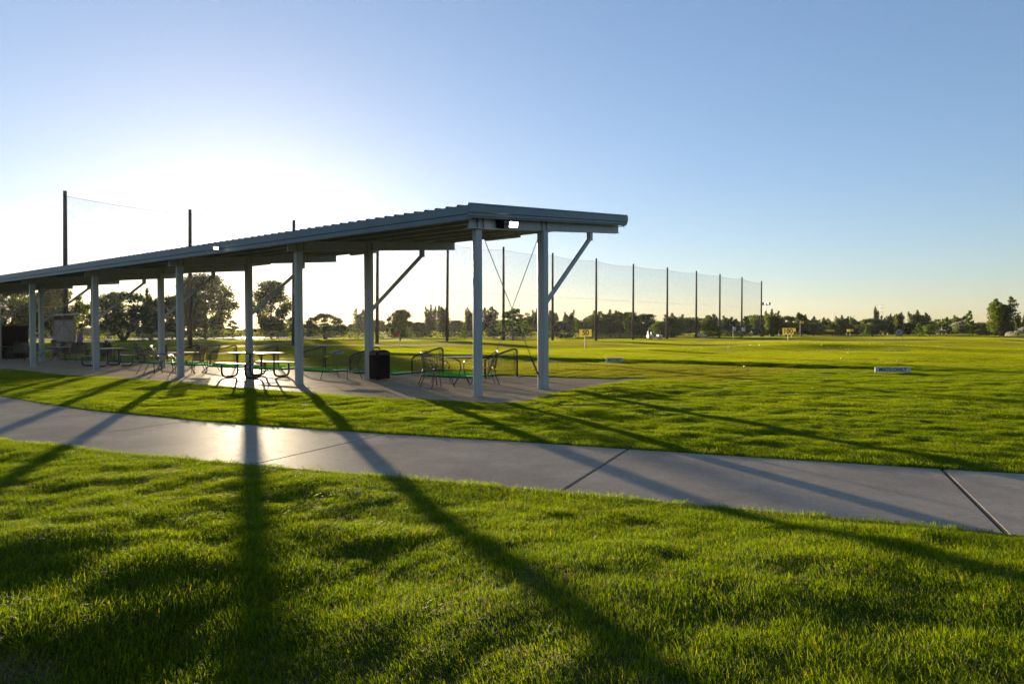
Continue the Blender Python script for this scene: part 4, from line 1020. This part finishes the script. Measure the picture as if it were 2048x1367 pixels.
TREES = [
 (18, 572, 120, 118, 'spread', 0, 'leaf_mid', 'broad tree at the far left edge above the black cabinet'),
 (70, 590, 80, 135, 'round', 0, 'leaf_dark', 'dark tree seen between the black cabinet and the fifth rear post'),
 (116, 578, 100, 120, 'spread', 1, 'leaf_mid', 'broad tree directly behind the score board'),
 (165, 604, 64, 140, 'lace', 0, 'leaf_mid', 'thin open tree behind the bent golfer'),
 (247, 586, 120, 128, 'spread', 0, 'leaf_mid', 'wide multi stemmed tree above the far picnic table, in front of the pond'),
 (302, 580, 60, 150, 'poplar', 0, 'leaf_dark', 'upright plumed tree left of the fourth rear post'),
 (345, 592, 66, 160, 'round', 1, 'leaf_dark', 'dark round tree just left of the third front post'),
 (412, 546, 118, 150, 'round', 2, 'leaf_mid', 'largest tree, glowing beside the sun between the second and third bays'),
 (377, 575, 70, 160, 'spread', 1, 'leaf_mid', 'tree tucked behind the left side of the largest glowing tree'),
 (465, 640, 44, 170, 'young', 0, 'leaf_mid', 'small ragged tree under the sun, right of the largest tree'),
 (543, 562, 82, 150, 'round', 1, 'leaf_mid', 'tall oval tree glowing between the third rear post and the second front post'),
 (590, 634, 44, 170, 'round', 0, 'leaf_mid', 'low tree right of the tall oval tree, behind the second front post'),
 (650, 627, 90, 145, 'dome', 0, 'leaf_dark', 'umbrella shaped dome tree standing alone behind the wire bench'),
 (721, 618, 44, 200, 'poplar', 1, 'leaf_mid', 'hazy plumed tree just left of the second rear post'),
 (757, 640, 40, 210, 'round', 0, 'leaf_mid', 'hazy round tree just right of the second rear post'),
 (800, 618, 56, 102, 'round', 2, 'leaf_mid', 'bushy tree with forked trunk behind the red flag'),
 (836, 643, 46, 150, 'round', 0, 'leaf_dark', 'dark low tree right of the bushy tree with the red flag'),
 (861, 612, 34, 165, 'poplar', 2, 'leaf_dark', 'tall plumed tree left of the pole beside the corner post'),
 (886, 611, 40, 168, 'poplar', 3, 'leaf_dark', 'tall plumed tree behind the pole beside the corner post'),
 (914, 640, 36, 190, 'round', 1, 'leaf_dark', 'low tree filling the gap right of the two tall plumed trees'),
 (938, 615, 28, 180, 'poplar', 0, 'leaf_mid', 'plumed tree partly hidden by the front corner post'),
 (929, 646, 20, 130, 'young', 1, 'leaf_light', 'small bright green tree just left of the front corner post'),
 (979, 614, 38, 170, 'poplar', 1, 'leaf_dark', 'plumed tree just right of the front corner post'),
 (988, 648, 34, 150, 'bush', 0, 'leaf_grey', 'grey green shrub right of the front corner post', 'bush'),
 (1026, 616, 62, 112, 'lace', 0, 'leaf_light', 'light open feathery tree framed by the two corner posts'),
 (1060, 632, 34, 185, 'round', 1, 'leaf_dark', 'dark tree right of the feathery tree'),
 (1076, 619, 34, 190, 'poplar', 2, 'leaf_dark', 'plumed tree mostly hidden by the rear corner post'),
 (1104, 620, 32, 180, 'poplar', 3, 'leaf_dark', 'plumed tree just right of the rear corner post'),
 (1122, 641, 50, 150, 'bush', 1, 'leaf_grey', 'wide grey green bush between two net poles near the 50 sign', 'bush'),
 (1140, 621, 32, 185, 'poplar', 0, 'leaf_mid', 'plumed tree above the wide grey green bush'),
 (1165, 638, 40, 200, 'spread', 1, 'leaf_mid', 'low ragged tree left of the 50 sign top'),
 (1192, 622, 42, 165, 'poplar', 1, 'leaf_mid', 'plumed tree behind the pole next to the 50 sign'),
 (1219, 622, 42, 168, 'poplar', 2, 'leaf_mid', 'left one of three merged trees right of the 50 sign'),
 (1241, 621, 42, 168, 'poplar', 3, 'leaf_mid', 'middle one of three merged trees right of the 50 sign'),
 (1260, 624, 36, 172, 'round', 1, 'leaf_mid', 'right one of three merged trees, just left of a net pole'),
 (1283, 627, 64, 140, 'round', 2, 'leaf_dark', 'big dark rounded tree behind a net pole left of the nearer cart'),
 (1322, 641, 36, 128, 'round', 0, 'leaf_light', 'light green round tree behind the nearer golf cart'),
 (1346, 628, 48, 150, 'spread', 0, 'leaf_mid', 'wide tree right of the nearer golf cart'),
 (1376, 638, 44, 180, 'round', 2, 'leaf_dark', 'dark tree left of the farther golf cart'),
 (1418, 630, 56, 180, 'spread', 1, 'leaf_mid', 'wide low crowned tree above the farther golf cart'),
 (1427, 650, 38, 118, 'round', 1, 'leaf_light', 'small pale green dome tree beside the 100 sign'),
 (1457, 632, 42, 170, 'poplar', 0, 'leaf_dark', 'dark plumed tree between the 100 sign and the white flag'),
 (1492, 632, 34, 150, 'young', 0, 'leaf_dark', 'conical dark tree just right of the thirteenth net pole'),
 (1513, 634, 24, 190, 'poplar', 1, 'leaf_mid', 'narrow tree just left of the last net pole'),
 (1525, 652, 34, 160, 'bush', 0, 'leaf_grey', 'low grey dome bush at the foot of the last net pole', 'bush'),
 (1545, 621, 34, 150, 'poplar', 2, 'leaf_mid', 'plumed tree just right of the last net pole'),
 (1572, 631, 44, 150, 'round', 0, 'leaf_mid', 'round tree second right of the last net pole'),
 (1600, 624, 34, 160, 'poplar', 3, 'leaf_dark', 'taller plumed tree behind the yellow flag cluster'),
 (1624, 633, 36, 190, 'poplar', 0, 'leaf_dark', 'plumed tree right of the yellow flag cluster'),
 (1627, 645, 44, 160, 'round', 1, 'leaf_grey', 'grey green dome tree right of the yellow flag cluster'),
 (1650, 635, 28, 190, 'poplar', 1, 'leaf_dark', 'narrow dark tree left of the left pylon'),
 (1665, 648, 36, 170, 'round', 1, 'leaf_dark', 'low dark tree below the left pylon'),
 (1683, 632, 30, 190, 'poplar', 2, 'leaf_dark', 'dark tree just right of the left pylon'),
 (1703, 632, 12, 210, 'poplar', 3, 'leaf_mid', 'very narrow small tree left of the grey dome tree'),
 (1712, 648, 40, 180, 'round', 2, 'leaf_dark', 'low dark tree left of the grey dome tree on the right'),
 (1745, 636, 54, 150, 'round', 0, 'leaf_grey', 'large grey dome tree below the narrow tall poplar'),
 (1752, 613, 15, 190, 'poplar', 0, 'leaf_dark', 'narrow tall poplar rising above the grey dome tree'),
 (1733, 650, 14, 140, 'young', 1, 'leaf_light', 'small bright young tree in front of the grey dome tree'),
 (1770, 631, 22, 185, 'poplar', 1, 'leaf_dark', 'first of three upright trees above the round target'),
 (1784, 629, 18, 185, 'poplar', 2, 'leaf_dark', 'second of three upright trees above the round target'),
 (1798, 624, 20, 170, 'poplar', 3, 'leaf_mid', 'third and tallest of three upright trees above the round target'),
 (1818, 645, 34, 180, 'round', 0, 'leaf_dark', 'low dark tree right behind the round target'),
 (1832, 621, 34, 190, 'poplar', 0, 'leaf_dark', 'left one of a pair of tall dark trees right of the target'),
 (1846, 627, 32, 190, 'poplar', 2, 'leaf_dark', 'right one of a pair of tall dark trees right of the target'),
 (1838, 645, 20, 145, 'young', 0, 'leaf_light', 'small light green tree in front of the pair of tall dark trees'),
 (1859, 649, 26, 150, 'round', 1, 'leaf_light', 'small light round tree right of the pair of tall dark trees'),
 (1880, 647, 30, 180, 'round', 2, 'leaf_dark', 'low black looking tree left of the first sprinkler jet'),
 (1893, 634, 20, 135, 'young', 1, 'leaf_light', 'slim young tree just left of the first sprinkler jet'),
 (1924, 628, 36, 190, 'spread', 0, 'leaf_mid', 'airy tree behind the first sprinkler jet'),
 (1939, 620, 20, 132, 'young', 0, 'leaf_light', 'slim young tree standing in the first sprinkler jet'),
 (1952, 650, 30, 190, 'round', 0, 'leaf_dark', 'low hedge like tree behind the sprinkler spray'),
 (1974, 654, 40, 150, 'bush', 1, 'leaf_dark', 'dark wide bush left of the big three plumed tree', 'bush'),
 (2003, 596, 62, 135, 'poplar', 1, 'leaf_mid', 'big tree with three plumes near the right edge'),
 (2036, 627, 12, 160, 'poplar', 3, 'leaf_mid', 'slim pointed tree right of the big three plumed tree'),
 (2056, 628, 30, 165, 'poplar', 2, 'leaf_mid', 'plumed tree cut by the right edge of the picture'),
]
for t in TREES: tree(*t)

# distant woodland and tall weeds: nobody could count them
def strip(name, lab, cat, path_uD, hgt, dens, ls, mat, width, seed):
    rnd = random.Random(seed); b = MB()
    for i in range(len(path_uD)-1):
        (u0, D0, h0), (u1, D1, h1) = path_uD[i], path_uD[i+1]; a = Vector(AT(u0, D0)); c_ = Vector(AT(u1, D1)); n = int((c_-a).length*dens)
        for k in range(n):
            t = rnd.random(); p = a+(c_-a)*t; h = (h0+(h1-h0)*t)*hgt
            hh = h*(.65+.35*noise.noise(Vector((p.x*.09, p.y*.05, seed)))+.25*noise.noise(Vector((p.x*.3, 0, seed+3))))
            z = hh*rnd.random()**.7; q = Vector((p.x+rnd.gauss(0, .3), p.y+rnd.uniform(-width, width), z))
            nrm = Vector((rnd.gauss(0, 1), rnd.gauss(0, 1), rnd.gauss(0, .5))).normalized(); uu = nrm.orthogonal().normalized(); vv = nrm.cross(uu); s = ls*rnd.uniform(.6, 1.5)
            b.add([q-uu*s, q+vv*s*.6, q+uu*s, q-vv*s*.6], [(0, 1, 2, 3)])
    o = b.build(name, mat); tag(o, lab, cat, kind='stuff')
strip('distant_woodland', 'continuous dark line of far woodland behind the range', 'woodland', [(-40, 240, 1.0), (400, 240, .5), (760, 240, .9), (1000, 240, 1.15), (1500, 250, 1.15), (1600, 250, .9), (2090, 250, .8)], 7.4, 240, .42, M['leaf_dark'], 6, 3)
strip('tall_weeds', 'tall seeding weeds along the far edge of the range', 'weeds', [(150, 142, .6), (380, 138, 1.2), (600, 138, 1.1), (900, 150, 1.0), (1150, 150, .8), (1500, 165, .7)], 2.6, 60, .16, M['weed'], 2.0, 8)

# sprinkler jets
def spray(u, D, Lr, hgt, lab, dirx, seed, hidden=False):
    x, y = AT(u, D); z = hz(x, y); o = empty('sprinkler', (x, y, z), 0, lab, 'sprinkler', 'sprinklers watering the range')
    b = MB(); b.tube([(0, 0, 0), (0, 0, .35)], .05, 8); b.tube([(0, 0, .33), (dirx*.25, 0, .45)], .035, 6); b.build('nozzle', M['black_plastic'], o)
    rnd = random.Random(seed); b = MB()
    for i in range(900):
        t = rnd.random()**.9; xx = Lr*t; arc = hgt*(1-t**1.7)*1.5+.05
        f = rnd.random()**(.35); zz = max(.02, arc*(f if rnd.random() < .55 else rnd.uniform(.9, 1.0))); s = .022+.03*t*rnd.random()
        p = Vector((dirx*(xx+rnd.gauss(0, .12)*t), rnd.gauss(0, .10+1.0*t), zz)); 
        b.add([p+Vector((-s, 0, -s)), p+Vector((s, 0, -s)), p+Vector((0, s, s*1.6)), p+Vector((0, -s, s))], [(0, 1, 2), (0, 3, 1), (1, 3, 2), (0, 2, 3)])
    wq = b.build('water_spray', M['water'], o); wq['kind'] = 'stuff'
m, nt2, N, L, P = newmat('water_drops'); P.inputs['Base Color'].default_value = (.9, .9, .9, 1); P.inputs['Roughness'].default_value = .3
tr = N.new('ShaderNodeBsdfTranslucent'); tr.inputs[0].default_value = (.95, .95, .95, 1); ms = N.new('ShaderNodeMixShader'); ms.inputs[0].default_value = .6; tp = N.new('ShaderNodeBsdfTransparent'); ms2 = N.new('ShaderNodeMixShader'); ms2.inputs[0].default_value = .22
L.new(P.outputs[0], ms.inputs[1]); L.new(tr.outputs[0], ms.inputs[2]); L.new(tp.outputs[0], ms2.inputs[1]); L.new(ms.outputs[0], ms2.inputs[2]); L.new(ms2.outputs[0], N['Material Output'].inputs[0]); M['water'] = m
spray(1945, 150, 9.5, 2.4, 'sprinkler throwing a white arc of water to the left of the slim young tree', -1, 1)
spray(2075, 140, 7.5, 1.5, 'sprinkler jet at the right edge of the picture', -1, 2)
spray(752, 150, 3.2, 1.2, 'low sprinkler jet behind the second rear post', 1, 3)

# ------------------------------------------------------------------ grass: tufts and turf patches placed by geometry nodes
def blade(b, x, y, h, w, lean, ang, seg, rnd):
    c_, s_ = math.cos(ang), math.sin(ang); px, py = -s_, c_
    pts = []
    for i in range(seg+1):
        t = i/seg; f = lean*t*t; pts.append((x+c_*f*h, y+s_*f*h, h*t*(1-.18*abs(lean)*t)))
    n = len(b.v)
    for i, p in enumerate(pts):
        ww = w*(1-(i/seg)**1.6)/2
        if i < seg: b.v += [(p[0]-px*ww, p[1]-py*ww, p[2]), (p[0]+px*ww, p[1]+py*ww, p[2])]
        else: b.v.append(p)
    for i in range(seg-1): b.f.append((n+2*i, n+2*i+1, n+2*i+3, n+2*i+2))
    b.f.append((n+2*seg-2, n+2*seg-1, n+2*seg))
def patch(name, r, count, h, w, seg, seed, mat, square=False, leanmax=.9):
    rnd = random.Random(seed); b = MB()
    for i in range(count):
        if square: x, y = rnd.uniform(-r, r), rnd.uniform(-r, r)
        else: a = rnd.random()*6.283; q = r*math.sqrt(rnd.random()); x, y = q*math.cos(a), q*math.sin(a)
        blade(b, x, y, h*rnd.uniform(.55, 1.15), w*rnd.uniform(.7, 1.3), rnd.uniform(.1, leanmax), rnd.random()*6.283, seg, rnd)
    me_ = b.mesh(name); me_.materials.append(mat); return me_
def protos(name, meshes):
    c_ = bpy.data.collections.new(name)
    for i, me_ in enumerate(meshes): o = bpy.data.objects.new('%s_%d' % (name, i), me_); c_.objects.link(o)
    return c_
def scatter(name, lab, pts, scl, rot, pid, coll, tiltn=None):
    me_ = bpy.data.meshes.new(name); me_.from_pydata(pts.tolist(), [], [])
    for an, arr in (('scl', scl), ('rz', rot)):
        a = me_.attributes.new(an, 'FLOAT', 'POINT'); a.data.foreach_set('value', np.asarray(arr, np.float32))
    a = me_.attributes.new('pid', 'INT', 'POINT'); a.data.foreach_set('value', np.asarray(pid, np.int32))
    a = me_.attributes.new('tiltx', 'FLOAT', 'POINT'); a.data.foreach_set('value', np.asarray(tiltn[0], np.float32))
    a = me_.attributes.new('tilty', 'FLOAT', 'POINT'); a.data.foreach_set('value', np.asarray(tiltn[1], np.float32))
    o = mobj(name, me_); tag(o, lab, 'grass', kind='stuff')
    ng = bpy.data.node_groups.new(name, 'GeometryNodeTree'); ng.interface.new_socket('Geometry', in_out='INPUT', socket_type='NodeSocketGeometry'); ng.interface.new_socket('Geometry', in_out='OUTPUT', socket_type='NodeSocketGeometry')
    N, L = ng.nodes, ng.links; gi = N.new('NodeGroupInput'); go = N.new('NodeGroupOutput'); mp = N.new('GeometryNodeMeshToPoints'); ip = N.new('GeometryNodeInstanceOnPoints')
    ci = N.new('GeometryNodeCollectionInfo'); ci.inputs['Collection'].default_value = coll; ci.inputs['Separate Children'].default_value = True; ci.inputs['Reset Children'].default_value = True
    L.new(gi.outputs[0], mp.inputs[0]); L.new(mp.outputs[0], ip.inputs['Points']); L.new(ci.outputs[0], ip.inputs['Instance']); ip.inputs['Pick Instance'].default_value = True
    def at(n, ty='FLOAT'):
        q = N.new('GeometryNodeInputNamedAttribute'); q.data_type = ty; q.inputs['Name'].default_value = n; return q.outputs['Attribute']
    L.new(at('pid', 'INT'), ip.inputs['Instance Index'])
    cx = N.new('ShaderNodeCombineXYZ'); L.new(at('tiltx'), cx.inputs[0]); L.new(at('tilty'), cx.inputs[1])
    rz_ = N.new('ShaderNodeCombineXYZ'); L.new(at('rz'), rz_.inputs[2])
    L.new(cx.outputs[0], ip.inputs['Rotation']); L.new(at('scl'), ip.inputs['Scale'])
    ri = N.new('GeometryNodeRotateInstances'); L.new(ip.outputs[0], ri.inputs[0]); L.new(rz_.outputs[0], ri.inputs['Rotation']); L.new(ri.outputs[0], go.inputs[0])
    md = o.modifiers.new('scatter', 'NODES'); md.node_group = ng
    return o
rg = np.random.RandomState(21)
def field(ymin, ymax, spacing, jit, halfw=1.0, margin=2.0):
    ys = np.arange(ymin, ymax, spacing); X, Y = [], []
    for y in ys:
        hw = halfw*y+margin; xs = np.arange(-hw, hw, spacing); X.append(xs); Y.append(np.full(len(xs), y))
    X = np.concatenate(X); Y = np.concatenate(Y); X = X+rg.uniform(-jit, jit, len(X))*spacing; Y = Y+rg.uniform(-jit, jit, len(Y))*spacing
    return X, Y
def clear(X, Y): return np.minimum(sdf(pathpoly, X, Y), sdf(patiopoly, X, Y))
def tilt(X, Y, e):
    gx = (height(X+e, Y)-height(X-e, Y))/(2*e); gy = (height(X, Y+e)-height(X, Y-e))/(2*e); gx = np.clip(gx, -.5, .5); gy = np.clip(gy, -.5, .5)
    return np.arctan(gy), -np.arctan(gx)
def lay(name, lab, X, Y, scl, nproto, coll, e, zoff=0.0):
    Z = height(X, Y)+zoff; tx, ty = tilt(X, Y, e)
    return scatter(name, lab, np.stack([X, Y, Z], 1), scl, rg.uniform(0, 6.283, len(X)), rg.randint(0, nproto, len(X)), coll, (tx, ty))
BARE = [(G(45, 1325), .20), (G(20, 1215), .13), (G(375, 1262), .10), (G(250, 1350), .10), (G(560, 1362), .07)]
def barefn(X, Y):
    v = np.zeros(X.shape)
    for (cx, cy), rr in BARE: v = np.maximum(v, np.exp(-(((X-cx)/(rr*1.3))**2+((Y-cy)/rr)**2)))
    return v+.55*vn(X, Y, .10, 2, 9)+.4*vn(X, Y, .045, 12, 5)
# foreground lawn, small tufts
ct0 = protos('tuft', [patch('tuft', .085, 74, .040, .0036, 3, 100+i, M['grass'], leanmax=1.3) for i in range(7)])
X, Y = field(.9, 10.5, .070, .5)
c_ = clear(X, Y); bare = vn(X, Y, .55, 12, 4)+.5*vn(X, Y, .21, 2, 9)
leftz = sst(-.95, -1.6, X)*(1-sst(2.8, 4.6, Y))
keep = (c_ > .008+.10*vn(X, Y, .22, 4, 6)) & (barefn(X, Y) < .52)
X, Y = X[keep], Y[keep]; leftz = leftz[keep]; cc = c_[keep]
scl = .70+.45*(vn(X, Y, 1.1, 3, 3)+.5)+.35*(vn(X, Y, .3, 7, 1)); scl = scl*(1+.75*leftz)*np.where(cc < .1, 1.05, 1.0); scl = np.clip(scl, .35, 2.2)
lay('lawn_grass', 'mown lawn grass in the foreground on both sides of the path', X, Y, scl, 7, ct0, .06)
# middle lawn
ct1 = protos('turf_patch', [patch('turf_patch', .22, 330, .042, .0065, 2, 200+i, M['grass']) for i in range(6)])
X, Y = field(10.2, 24, .20, .5); c_ = clear(X, Y); k = c_ > .20
X1, Y1, c1_ = X[k], Y[k], c_[k]
Xs, Ys = field(10.2, 26, .085, .5); cs = clear(Xs, Ys); k = (cs > .012+.12*vn(Xs, Ys, .3, 4, 6)) & (cs < .30); Xs, Ys = Xs[k], Ys[k]
s_, t_ = (X1-F1.x)*DD.x+(Y1-F1.y)*DD.y, (X1-F1.x)*NN.x+(Y1-F1.y)*NN.y
fair = (t_ > 5.0) & (t_ < STEP_T+.1) & (s_ > -3.2-.0*t_)
ctf = protos('fairway_patch', [patch('fairway_patch', .22, 300, .024, .0065, 2, 230+i, M['grass_fair']) for i in range(5)])
lay('lawn_grass', 'lawn grass between the path and the patio and to its right', X1[~fair], Y1[~fair], np.clip(.85+.5*vn(X1[~fair], Y1[~fair], 1.4), .5, 1.4), 6, ct1, .2)
lay('lawn_edge_grass', 'fringe of grass along the edges of patio and path', Xs, Ys, np.full(len(Xs), .85)+.3*vn(Xs, Ys, .5), 7, ct0, .08)
lay('fairway_grass', 'closely mown olive strip of grass behind the patio', X1[fair], Y1[fair], np.full(int(fair.sum()), 1.0), 5, ctf, .2)
# range out to 70 m
ct2 = protos('range_patch', [patch('range_patch', .55, 620, .045, .017, 2, 300+i, M['grass_rough']) for i in range(5)])
ct2f = protos('range_fair_patch', [patch('range_fair_patch', .55, 620, .028, .017, 2, 330+i, M['grass_fair']) for i in range(5)])
X, Y = field(23.8, 70, .52, .5); c_ = clear(X, Y); k = c_ > .5; X, Y = X[k], Y[k]
s_, t_ = (X-F1.x)*DD.x+(Y-F1.y)*DD.y, (X-F1.x)*NN.x+(Y-F1.y)*NN.y
olive = ((t_ < STEP_T-.3) & (s_ > -5)) | ((vn(X, Y*.5, 9, 3, 5)+sst(38, 66, Y)*1.2-.65*np.exp(-(((X-21)/9)**2+((Y-44)/6)**2)) > .42))
lay('range_grass', 'brighter unmown grass of the driving range', X[~olive], Y[~olive], .85+.5*vn(X[~olive], Y[~olive], 4), 5, ct2, .6)
lay('range_fairway_grass', 'dry olive grass of the driving range', X[olive], Y[olive], .9+.4*vn(X[olive], Y[olive], 4), 5, ct2f, .6)
Xn, Yn = field(13, 40, .24, .5); s_, t_ = (Xn-F1.x)*DD.x+(Yn-F1.y)*DD.y, (Xn-F1.x)*NN.x+(Yn-F1.y)*NN.y
k = (t_ > STEP_T-.1) & (t_ < STEP_T+1.6) & (s_ > -8); Xn, Yn = Xn[k], Yn[k]
lay('rough_line_grass', 'taller bright grass along the line behind the mown strip', Xn, Yn, np.full(len(Xn), 1.35)+.5*vn(Xn, Yn, 1.2), 6, ct1, .2)
# far
ct3 = protos('far_patch', [patch('far_patch', 1.7, 1100, .055, .06, 1, 400+i, M['grass_rough']) for i in range(4)])
ct3f = protos('far_olive_patch', [patch('far_olive_patch', 1.7, 1100, .045, .06, 1, 430+i, M['grass_fair']) for i in range(4)])
X, Y = field(69, 240, 1.6, .5); olive = vn(X, Y*.35, 14, 3, 5)+.5*vn(X, Y*.4, 5, 1, 1)+sst(120, 60, Y)*.25 > -.02
lay('far_range_grass', 'far bright grass bands of the driving range', X[~olive], Y[~olive], np.ones(int((~olive).sum())), 4, ct3, 1.5)
lay('far_range_fairway_grass', 'far olive grass of the driving range', X[olive], Y[olive], np.ones(int(olive.sum())), 4, ct3f, 1.5)
# dead thatch on the bare spots, lower left
X, Y = field(1.6, 5.0, .05, .5); c_ = clear(X, Y); bare = vn(X, Y, .55, 12, 4)+.5*vn(X, Y, .21, 2, 9); leftz = sst(-.95, -1.6, X)*(1-sst(2.8, 4.6, Y)); k = (barefn(X, Y) > .40) & (c_ > .1)
M['thatch'] = leaf_mat('dead_thatch', (.16, .12, .06), (.25, .18, .09), (.34, .26, .13), .4)
ct4 = protos('thatch_patch', [patch('thatch_patch', .07, 40, .018, .0035, 3, 500+i, M['thatch'], leanmax=3.0) for i in range(4)])
lay('dead_thatch', 'dead straw coloured thatch on bare spots at the lower left', X[k], Y[k], np.full(int(k.sum()), 1.0), 4, ct4, .06)

X, Y = rg.uniform(-4.5, 4.8, 1700), rg.uniform(1.7, 6.8, 1700); k = clear(X, Y) > .08; X, Y = X[k], Y[k]
lay('lawn_clippings', 'dry clippings lying thinly over the foreground lawn', X, Y, .35+.5*rg.rand(len(X)), 4, ct4, .06, zoff=.014)
# broad leaved weeds and tall stray blades in the lawn
ctw = protos('weed_tuft', [patch('weed_tuft', .045, 16, .034, .0095, 3, 600+i, M['leaf_light'], leanmax=2.2) for i in range(4)])
X, Y = rg.uniform(-5, 6, 900), rg.uniform(1.6, 9, 900); k = (clear(X, Y) > .06) & (vn(X, Y, .9, 8, 8) > -.05); X, Y = X[k], Y[k]
lay('lawn_weeds', 'small broad leaved weeds growing in the foreground lawn', X, Y, .8+.6*rg.rand(len(X)), 4, ctw, .06)
cts = protos('stray_blades', [patch('stray_blades', .05, 7, .075, .0032, 3, 640+i, M['grass'], leanmax=1.2) for i in range(4)])
X, Y = rg.uniform(-6, 7, 2600), rg.uniform(1.6, 10, 2600); c_ = clear(X, Y); k = (c_ > .01) & ((c_ < .10) | (rg.rand(len(X)) < .35)); X, Y = X[k], Y[k]
lay('stray_grass_blades', 'taller uncut blades standing along the path edges', X, Y, .6+.5*rg.rand(len(X)), 4, cts, .06)
# clippings and grit blown on the path
X, Y = rg.uniform(-7, 6, 9000), rg.uniform(4, 13, 9000); d_ = sdf(pathpoly, X, Y); k = (d_ < -.01) & (rg.rand(len(X)) < .03+.9*np.exp(d_/.10)); X, Y = X[k], Y[k]
ctl = protos('blown_clippings', [patch('blown_clippings', .03, 4, .006, .004, 2, 660+i, M['thatch'], leanmax=3.0) for i in range(4)])
scatter('path_clippings', 'grass clippings blown along the edges of the path', np.stack([X, Y, np.full(len(X), .001)], 1), .6+.6*rg.rand(len(X)), rg.uniform(0, 6.28, len(X)), rg.randint(0, 4, len(X)), ctl, (np.zeros(len(X)), np.zeros(len(X))))
# ------------------------------------------------------------------ slight haze, also standing in for lens glare round the sun
hm = bpy.data.materials.new('haze'); hm.use_nodes = True; hn = hm.node_tree; hn.nodes.clear()
ho = hn.nodes.new('ShaderNodeOutputMaterial'); hv = hn.nodes.new('ShaderNodeVolumePrincipled')
hv.inputs['Color'].default_value = (.95, .93, .88, 1); hv.inputs['Density'].default_value = .00009; hv.inputs['Anisotropy'].default_value = .55
hn.links.new(hv.outputs[0], ho.inputs['Volume'])
b = MB(); b.box(-1200, 1200, -60, 1150, -3, 46); hz_ = b.build('haze', hm); tag(hz_, 'thin warm haze over the range, also added for the glare near the sun', 'haze', kind='stuff')
